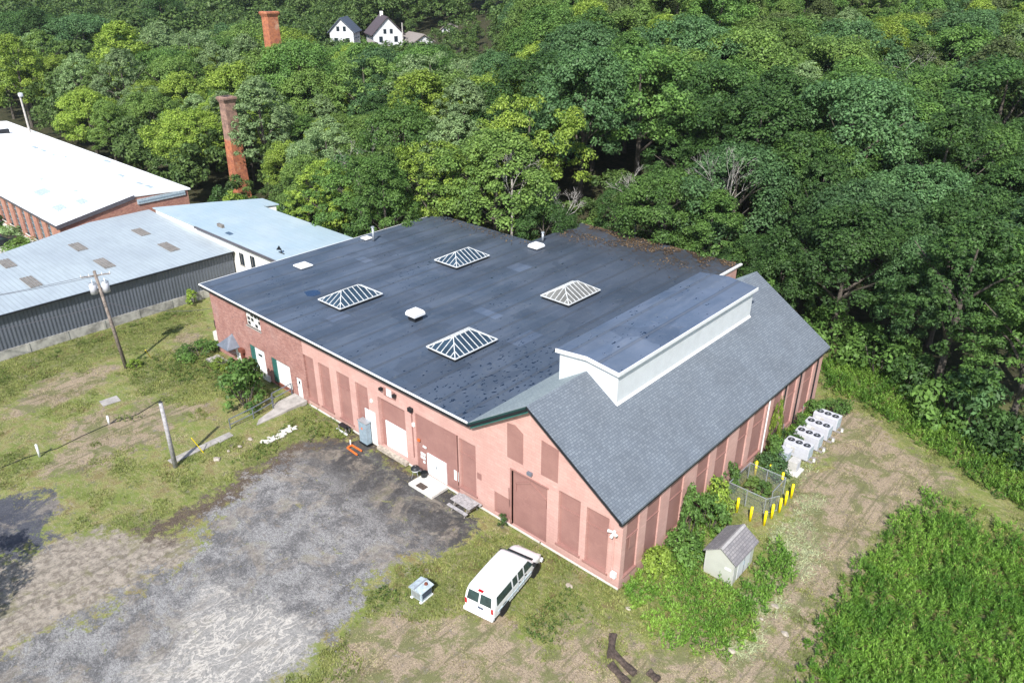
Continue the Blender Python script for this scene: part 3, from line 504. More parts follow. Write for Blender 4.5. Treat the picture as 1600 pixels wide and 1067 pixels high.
MB().prism([(-6.797, y0 - .03, 9.99), (xe, y0 - .03, rz(xe) - .02), (xe, y0 - .03, rz(xe) - .22), (-6.797, y0 - .03, 9.79)], (0, .027, 0)).build('rake_board', 'black', B0)
MB().box(.02, xe + .02, y0, y1, 5.14, 5.235).build('eave_gutter', 'black', B0)
# roof monitor
mx0, mx1, my0, my1, mt = -8.96, -4.47, 5.2, 23.05, 10.72
def mtop(x): return mt + .26 - .26 * abs((x - (mx0 + mx1) / 2) / 2.45)
mb = MB(); xm = (mx0 + mx1) / 2
for y, d in ((my0, .12), (my1 - .12, .12)):
    mb.prism([(mx0, y, rz(mx0) - .1), (mx0, y, mtop(mx0)), (xm, y, mtop(xm)), (mx1, y, mtop(mx1)), (mx1, y, rz(mx1) - .1), (-6.8, y, 9.9)], (0, d, 0))
mb.box(mx1 - .12, mx1, my0 + .12, my1 - .12, rz(mx1) - .1, mtop(mx1)); mb.box(mx0, mx0 + .12, my0 + .12, my1 - .12, rz(mx0) - .1, mtop(mx0))
mon = mb.build('monitor_wall', 'siding', B0)
MB().prism([(mx0 - .2, my0 - .19, mtop(mx0) - .02), (xm, my0 - .19, mtop(xm)), (mx1 + .2, my0 - .19, mtop(mx1) - .02), (mx1 + .2, my0 - .19, mtop(mx1) + .1), (xm, my0 - .19, mtop(xm) + .13), (mx0 - .2, my0 - .19, mtop(mx0) + .1)], (0, my1 - my0 + .38, 0)).build('monitor_roof', 'epdm2', B0)
mb = MB(); mb.box(mx1 + .203, mx1 + .26, my0 - .25, my1 + .25, mtop(mx1) - .12, mtop(mx1) + .12); MB().box(mx0 - .26, mx0 - .203, my0 - .25, my1 + .25, mtop(mx0) - .12, mtop(mx0) + .06).build('roof_edge_strip', 'black', B0)
mb.prism([(mx0 - .2, my0 - .193, mtop(mx0) - .14), (xm, my0 - .193, mtop(xm) - .11), (mx1 + .2, my0 - .193, mtop(mx1) - .14), (mx1 + .2, my0 - .193, mtop(mx1) + .12), (xm, my0 - .193, mtop(xm) + .15), (mx0 - .2, my0 - .193, mtop(mx0) + .12)], (0, -.055, 0))
mb.box(mx1 + .002, mx1 + .2, my0 - .1, my1 + .1, mtop(mx1) - .16, mtop(mx1) - .05); mb.build('monitor_fascia', 'white', B0)
MB().box(mx1 - .01, mx1 + .03, my0 - .02, my0 + .1, rz(mx1), mtop(mx1) - .16).build('corner_board', 'white', B0)
MB().prism([(mx1 + .002, my0, rz(mx1) + .0), (mx1 + .12, my0, rz(mx1 + .12) + .02), (mx1 + .12, my0, rz(mx1 + .12) + .04), (mx1 + .002, my0, rz(mx1) + .1)], (0, my1 - my0, 0)).build('flashing', 'white', B0)
# skylights on the flat roof
ZR = Hf + .18
for i, (cx, cy, gm) in enumerate([(-33.15, 6.55, 'skyglass'), (-32.95, 19.85, 'skyglass'), (-19.6, 20.05, 'skyglass_b'), (-19.6, 6.75, 'skyglass')]):
    hx, hy, zb, zt = 1.55, 2.25, ZR + .28, ZR + 1.12
    o = MB().box(cx - hx + .08, cx + hx - .08, cy - hy + .08, cy + hy - .08, ZR + .001, zb - .05).build('skylight_curb', 'black', B0)
    c4 = [(cx - hx, cy - hy), (cx + hx, cy - hy), (cx + hx, cy + hy), (cx - hx, cy + hy)]; ra, rb = (cx, cy - hy + 1.35, zt), (cx, cy + hy - 1.35, zt)
    p = [(*q, zb) for q in c4]
    MB().add(p + [ra, rb], [(0, 1, 4), (1, 2, 5, 4), (2, 3, 5), (3, 0, 4, 5), (3, 2, 1, 0)]).build('glazing', gm, o)
    mb = MB(); r = .034; up = np.array([0, 0, .02])
    for k in range(4): mb.tube(np.array(p[k]) + up, np.array(p[(k + 1) % 4]) + up, .055, .055, 4)
    for a, b in ((p[0], ra), (p[1], ra), (p[2], rb), (p[3], rb), (ra, rb)): mb.tube(np.array(a) + up, np.array(b) + up, .042, .042, 4)
    nb = 9
    for k in range(1, nb):
        y = cy - hy + 2 * hy * k / nb
        t_ = 1 if ra[1] <= y <= rb[1] else ((y - (cy - hy)) / 1.35 if y < ra[1] else ((cy + hy) - y) / 1.35)
        for s_ in (-1, 1): mb.tube((cx + s_ * hx, y, zb + .02), (cx + s_ * hx * (1 - t_), y, zb + (zt - zb) * t_ + .02), r, r, 4)
    for k in range(1, 6):
        x = cx - hx + 2 * hx * k / 6; t_ = 1 - abs(x - cx) / hx
        for s_ in (-1, 1): ye = cy + s_ * hy; mb.tube((x, ye, zb + .02), (x, ye - s_ * 1.35 * t_, zb + (zt - zb) * t_ + .02), r, r, 4)
    mb.build('glazing_bars', 'barwhite', o)
def vent(cx, cy, wd, h0, h1, curb='black'):
    o = MB().box(cx - wd * .36, cx + wd * .36, cy - wd * .36, cy + wd * .36, ZR + .001, ZR + h0).build('vent_curb', curb, B0)
    c = MB(); a = wd / 2; b = a * .8
    c.add([(cx - a, cy - a, ZR + h0), (cx + a, cy - a, ZR + h0), (cx + a, cy + a, ZR + h0), (cx - a, cy + a, ZR + h0), (cx - a, cy - a, ZR + (h0 + h1) / 2), (cx + a, cy - a, ZR + (h0 + h1) / 2), (cx + a, cy + a, ZR + (h0 + h1) / 2), (cx - a, cy + a, ZR + (h0 + h1) / 2),
           (cx - b, cy - b, ZR + h1), (cx + b, cy - b, ZR + h1), (cx + b, cy + b, ZR + h1), (cx - b, cy + b, ZR + h1)], [(3, 2, 1, 0), (0, 1, 5, 4), (1, 2, 6, 5), (2, 3, 7, 6), (3, 0, 4, 7), (4, 5, 9, 8), (5, 6, 10, 9), (6, 7, 11, 10), (7, 4, 8, 11), (8, 9, 10, 11)])
    c.build('vent_cap', 'white', o)
v_ = G(648, 500, ZR); vent(v_[0], v_[1] + .1, 1.15, .45, .85); v_ = G(838, 388, ZR); vent(v_[0], v_[1], 1.25, .15, .5); v_ = G(474, 417, ZR); vent(v_[0], v_[1], 1.35, .1, .28, 'rust'); v_ = G(573, 374, ZR); vent(v_[0], v_[1], .9, .1, .25)
for px, py, h in ((584, 377, 1.45), (848, 378, .95)):
    p = G(px, py, ZR); o = MB().tube((p[0], p[1], ZR), (p[0], p[1], ZR + h), .13, .13, 12).build('flue_pipe', 'galv', B0, True); MB().tube((p[0], p[1], ZR + h + .03), (p[0], p[1], ZR + h + .15), .2, .17, 12).build('flue_cap', 'galv', o)

for x, y, a, b, m_ in ((-36.9, 5.2, 1.0, .7, 'wetpatch'), (-31.0, 3.6, .6, .9, 'epdm2'), (-22.4, 12.5, 1.3, .5, 'epdm2'), (-27.6, 22.2, .9, .9, 'epdm2'), (-17.0, 11.0, .7, 1.4, 'epdm2'), (-40.2, 13.5, .8, .5, 'epdm2')):
    pl_ = [(x + a * math.cos(k * .628) * (1 if m_ == 'epdm2' else random.uniform(.6, 1.1)), y + b * math.sin(k * .628) * random.uniform(.8, 1.1)) for k in range(10)] if m_ != 'epdm2' else [(x - a, y - b), (x + a, y - b), (x + a, y + b), (x - a, y + b)]
    MB().prism([(u, v, ZR + .004) for u, v in pl_], (0, 0, .008)).build('roof_patch', m_, B0)
# ---------------------------------------------------------------- grey warehouse
X0 = -58.65
B1 = empty('warehouse', (X0, 9.4, 0), 'low warehouse with slate corrugated wall and pale grey sheet metal roof beside the pole', 'warehouse')
ya, yb, zt0 = -42.0, 9.35, 4.3
mb = MB(); n = int((yb - ya) / .085); pr = []
for k in range(n + 1):
    y = ya + (yb - ya) * k / n; x = X0 + (.0 if (k // 2) % 2 else -.035); pr.append((x, y))
for (xa, y_a), (xb_, y_b) in zip(pr[:-1], pr[1:]): mb.quad((xa, y_a, .95), (xb_, y_b, .95), (xb_, y_b, zt0), (xa, y_a, zt0))
mb.build('corrugated_wall', 'corr_wall', B1); MB().box(X0 - .5, X0 + .08, ya, yb, -.1, .949).build('concrete_base', 'footing', B1)
mb = MB(); nb = 14
for k in range(nb): y = ya + 2 + (yb - ya - 3) * k / nb; mb.box(X0 + .081, X0 + .13, y, y + .25, .0, .93)
mb.build('base_pier', 'footing', B1)
rp = [(-58.35, ya - .2, 4.42), (-58.35, 9.42, 4.42), (-78.8, 9.42, 5.05), (-78.8, 2.2, 5.05), (-74.8, -8.6, 4.95), (-69, -24, 4.75), (-62, ya - .2, 4.5)]
rp = [(x, y, 4.42 + (-58.35 - x) * .0308) for x, y, z in rp]
MB().prism(rp, (0, 0, -.1)).build('metal_roof', 'corr_roof', B1); MB().box(-58.348, -58.2, ya, yb, 4.28, 4.42).build('gutter', 'black', B1)
MB().prism([(-78.3, 9.2, 0), (-78.3, 2.4, 0), (-74.4, -8.4, 0), (-68.6, -23.8, 0), (-68.3, -23.6, 0), (-74.1, -8.2, 0), (-78, 2.5, 0), (-78, 9.2, 0)], (0, 0, 4.75)).build('rear_wall', 'millbrick', B1)
for x0, x1 in ((-73.1, -69.4), (-66.5, -62.4)):
    for yc in (-16.0, -9.05, -2.0, 4.95):
        if x0 < -73 and yc < -12: continue
        zf = lambda x: 4.42 + (-58.35 - x) * .0308 + .025
        mb = MB()
        for k in range(4): y = yc - .55 + k * .29; mb.prism([(x0 + .5, y, zf(x0 + .5)), (x1 - .4, y, zf(x1 - .4)), (x1 - .4, y + .22, zf(x1 - .4)), (x0 + .5, y + .22, zf(x0 + .5))], (0, 0, .05))
        mb.build('translucent_panel', 'fibre', B1)
# ---------------------------------------------------------------- white walled annex
B2 = empty('annex_building', (-62, 14, 0), 'white walled annex with pale blue grey flat roof joining warehouse and pink mill', 'building')
zr2 = 5.62; rp2 = [(-77.3, 9.3), (-46.35, 9.3), (-46.35, 18.95), (-67.7, 18.95), (-67.0, 20.8), (-70.9, 20.8), (-74.2, 15.4)]
MB().prism([(x, y, zr2) for x, y in rp2], (0, 0, -.12)).build('flat_roof', 'blueroof', B2)
MB().prism([(-77, 9.5), (-46.5, 9.5)][0:0] + [(x, y, 0) for x, y in [(-77.0, 9.5), (-46.4, 9.5), (-46.4, 18.7), (-68, 18.7), (-67.3, 20.5), (-70.7, 20.5), (-73.9, 15.3)]], (0, 0, 5.495)).build('white_wall', 'whitewall', B2)
MB().box(-66.5, -49.4, 9.12, 9.298, 5.36, 5.56).build('gutter', 'deck', B2)
for px, py in ((378, 404), (395, 409)):
    p = F(px, py, 9.48); o = MB().box(p[0] - .42, p[0] + .42, 9.44, 9.498, p[2] - .75, p[2] + .6).build('window', 'glass', B2); MB().box(p[0] - .5, p[0] + .5, 9.40, 9.498, p[2] - .85, p[2] - .76).build('sill', 'concrete', o)
    MB().box(p[0] - .03, p[0] + .03, 9.41, 9.439, p[2] - .75, p[2] + .6).build('glazing_bar', 'fibre', o)
p = G(440, 396, zr2); o = MB().tube((p[0], p[1], zr2), (p[0], p[1], zr2 + .5), .05).tube((p[0], p[1], zr2 + .4), (p[0] - .2, p[1] - .25, zr2 + .65), .05, .28, 10).box(p[0] - .5, p[0] + .5, p[1] - .04, p[1] + .04, zr2 + .002, zr2 + .08).build('roof_antenna', 'black', B2)
p = F(345, 352, 9.4); MB().box(p[0] - .5, p[0] + .6, 9.2, 9.499, p[2] - .2, p[2] + .15).build('cable_bracket', 'fibre', B2)
MB().prism([(-78.2, 20.8, 4.5), (-70.9, 20.9, 4.5)][0:0] + [(-68, 20.9, 4.0), (-64, 20.9, 4.0), (-64, 19.1, 4.0), (-68, 19.1, 4.0)], (0, 0, .25)).build('rear_lean_to_roof', 'deck', B2)
# ---------------------------------------------------------------- white roofed mill
B3 = empty('long_mill', (-81, 0, 0), 'long brick mill with glaring white coated roof and tall arched windows', 'building')
xe3, xf = -80.6, -152.0
def mr(y): return 4.95 + (y + .9) * (1.75 / 9.5) if y < 8.6 else 6.7 - (y - 8.6) * .07
rpts = [(-.95, mr(-.95)), (8.6, mr(8.6)), (16.2, mr(16.2))]
MB().prism([(xe3 + .1, -.95, mr(-.95)), (xe3 + .1, 8.6, mr(8.6)), (xe3 + .1, 16.0, mr(16)), (xe3 + .1, 16.0, mr(16) - .2), (xe3 + .1, 8.6, mr(8.6) - .2), (xe3 + .1, -.95, mr(-.95) - .2)], (xf - xe3, 0, 0)).build('white_roof', 'millroof', B3)
MB().prism([(xe3 - .4, -.6, 0), (xe3 - .4, -.6, 4.75), (xe3 - .4, 8.6, 6.45), (xe3 - .4, 15.6, 5.95), (xe3 - .4, 15.6, 0)], (.4, 0, 0)).build('end_wall', 'millbrick', B3)
mb = MB(); win = []
for k in range(20): x = -84.0 - k * 3.05; win.append((x - 1.55, x, .85, 4.25))
wallgrid(mb, xf, xe3 - .4, .35, 4.72, win, lambda m_, a, b, c, d: m_.box(a, b, -.6, -.2, c, d)); mb.build('side_wall', 'millbrick', B3)
for a, b, c, d in win:
    o = MB().box(a, b, -.4, -.35, c, d).build('tall_window', 'tealglass', B3); mb = MB()
    for k in range(1, 5): mb.box(a, b, -.43, -.402, c + (d - c) * k / 5 - .03, c + (d - c) * k / 5 + .03)
    mb.box((a + b) / 2 - .03, (a + b) / 2 + .03, -.44, -.402, c, d); mb.build('glazing_bars', 'cabgrey', o)
    MB().box(a - .1, b + .1, -.7, -.402, c - .12, c).build('sill', 'conclight', o)
MB().box(xf, xe3 - .4, -.85, -.3, 0, .348).build('stone_plinth', 'conclight', B3)
MB().box(xe3 + .102, xe3 + .2, -.9, 8.6, 4.4, 4.75).build('eave_shadow_board', 'deck', B3).rotation_euler = (0, 0, 0)
bpy.data.objects.remove(bpy.data.objects['eave_shadow_board'])
MB().prism([(xe3 + .102, -1.0, mr(-1) + .03), (xe3 + .102, 8.6, mr(8.6) + .03), (xe3 + .102, 8.6, mr(8.6) - .45), (xe3 + .102, -1.0, mr(-1) - .45)], (.1, 0, 0)).build('end_fascia', 'deck', B3)
MB().box(xe3 + .003, xe3 + .15, 8.9, 15.2, 5.45, 6.1).build('clerestory_strip', 'padgrey', B3); MB().box(xe3 + .151, xe3 + .18, 9.0, 15.1, 5.7, 5.85).build('clerestory_glass', 'cabgrey', B3)
MB().box(xf, xe3, -1.05, -.951, 4.72, 4.94).build('side_gutter', 'deck', B3)
for i, (px, py, a, b) in enumerate([(66, 302, 2.6, 1.5), (93, 327, 2.2, 1.2), (128, 316, 2.0, 1.0), (55, 232, 1.6, .6), (68, 237, 1.6, .5), (167, 253, 2.0, .6), (190, 276, 1.4, .5), (218, 288, 1.4, .5), (233, 293, 1.6, .6), (118, 299, .8, .4), (65, 281, .7, .4), (83, 243, .9, .3), (102, 246, .7, .3)]):
    p = G(px, py, 6.0); y = min(max(p[1], 0.5), 15); p = G(px, py, mr(y)); z = mr(min(max(p[1], 0), 15.5))
    MB().prism([(p[0] - a / 2, p[1] - b / 2, mr(p[1] - b / 2) + .01), (p[0] + a / 2, p[1] - b / 2, mr(p[1] - b / 2) + .01), (p[0] + a / 2, p[1] + b / 2, mr(p[1] + b / 2) + .01), (p[0] - a / 2, p[1] + b / 2, mr(p[1] + b / 2) + .01)], (0, 0, .12)).build('roof_hatch' , 'padgrey', B3)
p = G(5, 210, 6.4); MB().box(p[0] - .3, p[0] + .3, p[1] - 1, p[1] + 1, 6.2, 7.2).build('roof_stack', 'black', B3)
# ---------------------------------------------------------------- chimneys
def chimney(loc, h, w0, w1, lab, mat, cat='chimney'):
    e = empty('brick_chimney', loc, lab, cat); x, y, z = loc
    def ring(wd, zz): return [(x - wd, y - wd, zz), (x + wd, y - wd, zz), (x + wd, y + wd, zz), (x - wd, y + wd, zz)]
    MB().add(ring(w0, z) + ring(w1, z + h - .5), [(0, 1, 5, 4), (1, 2, 6, 5), (2, 3, 7, 6), (3, 0, 4, 7), (4, 5, 6, 7)]).build('shaft', mat, e)
    c = MB(); c.add(ring(w1 + .02, z + h - .9) + ring(w1 + .28, z + h - .35) + ring(w1 + .28, z + h - .12) + ring(w1 + .1, z + h), [(a + 4 * k, (a + 1) % 4 + 4 * k, (a + 1) % 4 + 4 * k + 4, a + 4 * k + 4) for k in range(3) for a in range(4)] + [(12, 13, 14, 15)])
    c.build('corbelled_cap', 'chim' if mat == 'chim' else 'chim2', e); MB().box(x - w1 + .3, x + w1 - .3, y - w1 + .3, y + w1 - .3, z + h - .02, z + h + .03).build('flue_opening', 'dark', e)
    return e
chimney((-91.2, 28.8, 0), 15.4, 1.08, .82, 'square brick chimney with sooty top and orange shaft behind the pale blue roof', 'chim')
dr = ray(420, 18); dd_ = dr / np.linalg.norm(dr[:2]); pc = CP + dd_ * 152
chimney((pc[0], pc[1], pc[2] - 24), 24, 1.35, 1.0, 'brick chimney whose top pokes out of the trees further back', 'chim2')
# ---------------------------------------------------------------- van
def make_van():
    p0 = np.array([-4.46, -7.03]); p1 = np.array([-5.43, -1.74]); d = p1 - p0; a = math.atan2(d[1], d[0]); c = (p0 + p1) / 2
    e = empty('passenger_van', (c[0], c[1], 0), 'white passenger van parked on the grass by the gable end', 'van', rz=a)
    Lv = 5.45; HL = Lv / 2
    st = [(-HL, .70, 1.22, .95), (-HL + .04, .52, 1.30, .97), (-HL + .13, .46, 1.62, .985), (-HL + .22, .46, 1.88, .99), (-HL + .40, .46, 2.03, 1.0), (-1.2, .44, 2.10, 1.01), (0, .44, 2.11, 1.01), (.60, .44, 2.09, 1.0), (.85, .44, 2.03, 1.0), (1.02, .44, 1.92, 1.0), (1.56, .44, 1.40, .99), (1.68, .44, 1.33, .985), (2.15, .44, 1.25, .975), (2.45, .46, 1.15, .94), (2.62, .5, 1.02, .88), (HL, .58, .86, .80)]
    def half(z, w_, top):     # body half width at height z: bulged below the belt, tumblehome above
        if z < .5: return w_ * .955
        if z < 1.0: return w_ * (.955 + .045 * (z - .5) / .5)
        if z < 1.25: return w_
        return w_ * (1 - .14 * ((z - 1.25) / .85))
    rings = []
    for x, zb, zt, w_ in st:
        rg = []; N = 7
        for k in range(N): z = zb + (zt - .14 - zb) * k / (N - 1); rg.append((x, half(z, w_, zt), z))
        wt = half(zt - .14, w_, zt); rg += [(x, wt - .05, zt - .06), (x, wt - .16, zt - .012), (x, wt * .45, zt + .0)]
        rings.append(rg + [(x, 0, zt + .015)] + [(x, -y, z) for x, y, z in rg[::-1]])
    mb = MB(); m = len(rings[0])
    for rg in rings: mb.v += rg
    for i in range(len(rings) - 1):
        for k in range(m - 1): mb.f.append((i * m + k, (i + 1) * m + k, (i + 1) * m + k + 1, i * m + k + 1))
        mb.f.append((i * m + m - 1, (i + 1) * m + m - 1, (i + 1) * m, i * m))
    mb.f.append(tuple(range(m))); mb.f.append(tuple(range((len(rings) - 1) * m, len(rings) * m)))
    o = mb.build('body', M['vanwhite'], e, True, True)
    md = o.modifiers.new('n', 'EDGE_SPLIT'); md.split_angle = R(38)
    for i in range(5):
        mb = MB(); y = -.5 + i * .25; mb.box(-HL + .5, .6, y - .02, y + .02, 2.06, 2.128); mb.build('roof_rib', M['vanwhite'], e, False, True)
    def wband(x0, x1, s, z0=1.28, z1=1.80, cut0=0, cut1=0):
        q = []
        for x, z in ((x0, z0), (x1, z0), (x1 - cut1, z1), (x0 + cut0, z1)): q.append((x, s * (half(z, 1.005, 2.1) + .012), z))
        return q
    def win(nm, x0, x1, s, c0=0, c1=0, z0=1.28):
        q = wband(x0, x1, s, z0, 1.80, c0, c1); MB().prism(q, (0, -s * .02, 0)).build(nm, 'vanglass', e, False, True)
    for s in (-1, 1):
        win('door_window', .52, 1.42, s, 0, .40); win('side_window', -.14, .38, s); win('side_window', -.72, -.26, s); win('long_side_window', -2.40, -.86, s, .06)
        for x in (.45, -.2, -.79): z0 = .5; MB().box(x - .008, x + .008, s * .99, s * 1.018, z0, 1.24).build('door_gap', 'padgrey', e, False, True)
        MB().box(-2.3, 1.3, s * .985, s * 1.022, .76, .83).build('side_moulding', 'padgrey', e, False, True)
        for x in (.56, -.12): MB().box(x, x + .14, s * 1.0, s * 1.03, 1.08, 1.13).build('door_handle', 'black', e, False, True)
        mir = MB().box(1.3, 1.46, s * 1.06, s * 1.24, 1.24, 1.45).box(1.36, 1.42, s * .98, s * 1.1, 1.25, 1.3).build('mirror', 'black', e, False, True)
        MB().box(-HL - .015, -HL + .1, s * .80, s * .935, .85, 1.2).build('tail_light', 'redlens', e, False, True)
        MB().box(2.55, HL + .01, s * .55, s * .82, .72, .92).build('headlight', 'lens', e, False, True)
        for xw in (-1.62, 1.86):
            t_ = MB().tube((xw, s * .70, .37), (xw, s * .98, .37), .37, .37, 20).build('wheel', 'tyre', e, True, True)
            MB().tube((xw, s * .981, .37), (xw, s * .995, .37), .2, .17, 14).build('rim', 'hub', t_, False, True)
            ar = MB(); ar.tube((xw, s * .9, .42), (xw, s * 1.012, .42), .47, .47, 20); ar.build('wheel_arch', 'dark', e, False, True)
        q = [(-HL + .0, s * .06, 1.26), (-HL + .0, s * .80, 1.26), (-HL + .165, s * .74, 1.80), (-HL + .165, s * .06, 1.80)]
        MB().prism(q, (-.03, 0, .01)).build('rear_window', 'vanglass', e, False, True)
    q = [(1.57, -.86, 1.42), (1.57, .86, 1.42), (1.06, .76, 1.91), (1.06, -.76, 1.91)]; MB().prism([(x + .02, y, z + .02) for x, y, z in q], (-.02, 0, -.02)).build('windscreen', 'vanglass', e, False, True)
    MB().box(1.56, 1.72, -.86, .86, 1.36, 1.405).build('wiper_cowl', 'black', e, False, True)
    MB().box(-HL - .012, -HL + .01, -.008, .008, .72, 1.24).build('rear_door_gap', 'padgrey', e, False, True); MB().box(-HL - .02, -HL + .005, -.28, .08, .86, 1.0).build('number_plate', 'cabdark', e, False, True); MB().box(-HL + .17, -HL + .30, -.16, .16, 1.90, 1.98).build('brake_light', 'redlens', e, False, True)
    bevel(MB().box(-HL - .16, -HL + .12, -.98, .98, .42, .66).build('rear_bumper', 'white', e, False, True), .05, 3); bevel(MB().box(HL - .1, HL + .12, -.95, .95, .42, .66).build('front_bumper', 'white', e, False, True), .05, 3)
    MB().box(HL - .06, HL + .02, -.5, .5, .68, .9).build('grille', 'black', e, False, True)
    for y in (-.45, -.25, -.05, .3, .5):
        MB().box(-2.28, -2.2, y - .025, y + .025, 2.02, 2.06).build('marker_light', 'redlens' if y == -.05 else 'lens', e, False, True)
make_van()
# ---------------------------------------------------------------- poles and posts
p = G(197.5, 575); ub = np.array([p[0], p[1], 0]); tp = ub + np.array([-.75, -.35, 9.3])
U = empty('utility_pole', ub, 'tall timber utility pole carrying two grey transformer cans', 'utility pole')
MB().tube(ub, tp, .17, .12, 12).build('pole', 'polewood', U, True)
ax = np.array([.35, .94, 0]); q = ub + (tp - ub) * .955
MB().add([], []).tube(q - ax * 1.15, q + ax * 1.15, .06, .06, 4).build('crossarm', 'polewood', U)
for s in (-1, -.45, .45, 1): w_ = q + ax * s * 1.1; MB().tube(w_, w_ + [0, 0, .22], .05, .03).build('insulator', 'white', U)
for s in (-1, 1):
    c = ub + (tp - ub) * .84 + ax * s * .48
    o = MB().tube(c - [0, 0, .5], c + [0, 0, .42], .30, .30, 14).build('transformer', 'acgrey', U, True); MB().tube(c + [0, 0, .421], c + [0, 0, .5], .33, .26, 14).build('lid', 'galv', o); MB().tube(c + [.1, 0, .5], c + [.1, 0, .75], .04).tube(c + [-.1, .05, .5], c + [-.1, .05, .72], .04).build('bushing', 'white', o)
MB().tube(c - [0, 0, .35] - ax * .9, c - [0, 0, .35], .05).build('bracket', 'galv', U)
bl = MB(); 
def sag(a, b, s, n=10): return [tuple(np.array(a) * (1 - t) + np.array(b) * t - np.array([0, 0, 4 * s * t * (1 - t)])) for t in [k / n for k in range(n + 1)]]
wl = MB(); w1 = tp
for s in (-1, 1): wl.path(sag(q + ax * s, np.array([-61.0, -34.0, 9.0]) + ax * s, .8), .018, 4)
wl.path(sag(ub + [0, 0, 6.4], (-45.95, .0, 4.3), .5), .022, 4); wl.path(sag(ub + [0, 0, 6.4], (-60, -32, 6.2), 1.0), .022, 4)
tag(wl.build('overhead_wire', 'deck'), 'thin overhead wires strung from the utility pole', 'cable')
p = G(274.5, 729.5); pb = np.array([p[0], p[1], 0])
P2 = empty('timber_pole', pb, 'short silvered timber pole cut off bare at its top', 'pole'); MB().tube(pb - [0, 0, .1], pb + [-.05, .02, 5.45], .17, .13, 12).build('shaft', 'woodgrey', P2, True); MB().tube(pb + [-.05, .02, 5.45], pb + [-.05, .02, 5.5], .14, .1, 12).build('pole_cap', 'black', P2)
def guy(px0, py0, tx, ty, lab):
    a = G(px0, py0); b = G(tx, ty, 1.6); tag(MB().tube(a, b, .035, .035, 6).build('guy_guard', 'yellow'), lab, 'guy marker')
guy(318, 707, 299, 684, 'yellow guy wire guard leaning over the concrete walk'); guy(236, 559, 227, 547, 'yellow guy wire guard in grass right of the utility pole')
for (bx, by), h, lab in (((62.5, 714), 1.12, 'white pipe post in rough grass at the far left'), ((171, 663), .78, 'shorter white pipe post left of the bare timber pole')):
    p = G(bx, by); tag(MB().tube((p[0], p[1], 0), (p[0], p[1], h), .085, .085, 10).tube((p[0], p[1], h), (p[0], p[1], h + .03), .07, .03, 10).build('pipe_post', 'white', None, True), lab, 'post')
cb = [tuple(G(x, y, .05)) for x, y in ((0, 731), (40, 715), (90, 700), (130, 680), (171, 662), (215, 647), (250, 625))]; tag(MB().path(cb, .025, 5).build('ground_cable', 'black'), 'dark cable lying in the grass between the white posts', 'cable')
# ---------------------------------------------------------------- ramp, railing, walk
cp = empty('concrete_ramp', (-32.3, -2.3, 0)); cp['kind'] = 'structure'
MB().prism([(-33.15, -.05, .32), (-31.35, -.05, .32), (-31.5, -4.7, .03), (-32.15, -4.1, .04), (-32.5, -2.4, .2), (-33.1, -2.2, .2)], (0, 0, -.35)).build('ramp_slab', 'concrete', cp)
wk = MB(); 
for a, b in ((-11.7, -9.4), (-9.38, -8.0), (-7.98, -6.7)): wk.prism([(-32.1 + random.uniform(-.05, .05), a, .075), (-31.35, a + .05, .075), (-31.45 + random.uniform(-.05, .05), b, .075), (-32.15, b, .075)], (0, 0, -.15))
tag(wk.build('concrete_walk', 'concrete'), kind='structure')
hr = empty('handrail', (-33, -3, 0), 'dark pipe handrail beside the concrete ramp', 'railing')
for zz, nm in ((1.0, 'top_rail'), (.5, 'mid_rail')): MB().path([(-33.3, -.15, zz + .25), (-33.2, -2.1, zz + .15), (-32.75, -2.4, zz + .1), (-32.55, -4.3, zz), (-32.55, -6.35, zz - .1)], .045).build(nm, 'steelgrey', hr)
for x, y, z in ((-33.3, -.2, 1.25), (-33.2, -2.1, 1.15), (-32.75, -2.4, 1.1), (-32.55, -4.3, 1.0), (-32.55, -6.35, .9)): MB().tube((x, y, 0), (x, y, z), .045).build('post', 'steelgrey', hr)
ds = MB(); ds.prism([(x, y, .42) for x, y in ((-16.3, -1.5), (-14.2, -1.5), (-14.2, -.07), (-16.3, -.07))], (0, 0, -.5)); ds = None
dsl = tag(MB().box(-16.75, -14.35, -1.62, -.07, -.05, .15).build('door_slab', 'conclight'), kind='structure')
tag(MB().box(-16.15, -15.35, -1.5, -1.0, .151, .17).build('door_mat', 'charred'), 'dark brown doormat on the pale slab outside the double doors', 'doormat')
tag(MB().box(-45.0, -43.0, -1.9, -.6, -.05, .1).build('entrance_slab', 'concrete'), kind='structure')
# picnic table
pt = empty('picnic_table', (-11.6, -.95, 0), 'weathered wooden picnic table against the pink wall', 'table')
tx0, tx1, ty = -12.75, -10.95, -.92
for k in range(5): y = ty - .36 + k * .18; MB().box(tx0, tx1, y - .08, y + .08, .70, .745).build('top_plank', 'woodgrey', pt)
for s, nm in ((-1, 'bench'), (1, 'bench')): y = ty + s * .66; MB().box(tx0, tx1, y - .12, y + .12, .42, .46).build(nm, 'woodgrey', pt)
for x in (tx0 + .3, tx1 - .3):
    mb = MB(); mb.tube((x, ty - .62, 0), (x, ty - .2, .7), .045, .045, 4).tube((x, ty + .62, 0), (x, ty + .2, .7), .045, .045, 4); mb.build('leg', 'wood', pt); MB().box(x + .05, x + .09, ty - .76, ty + .76, .32, .415).build('crossbeam', 'wood', pt)
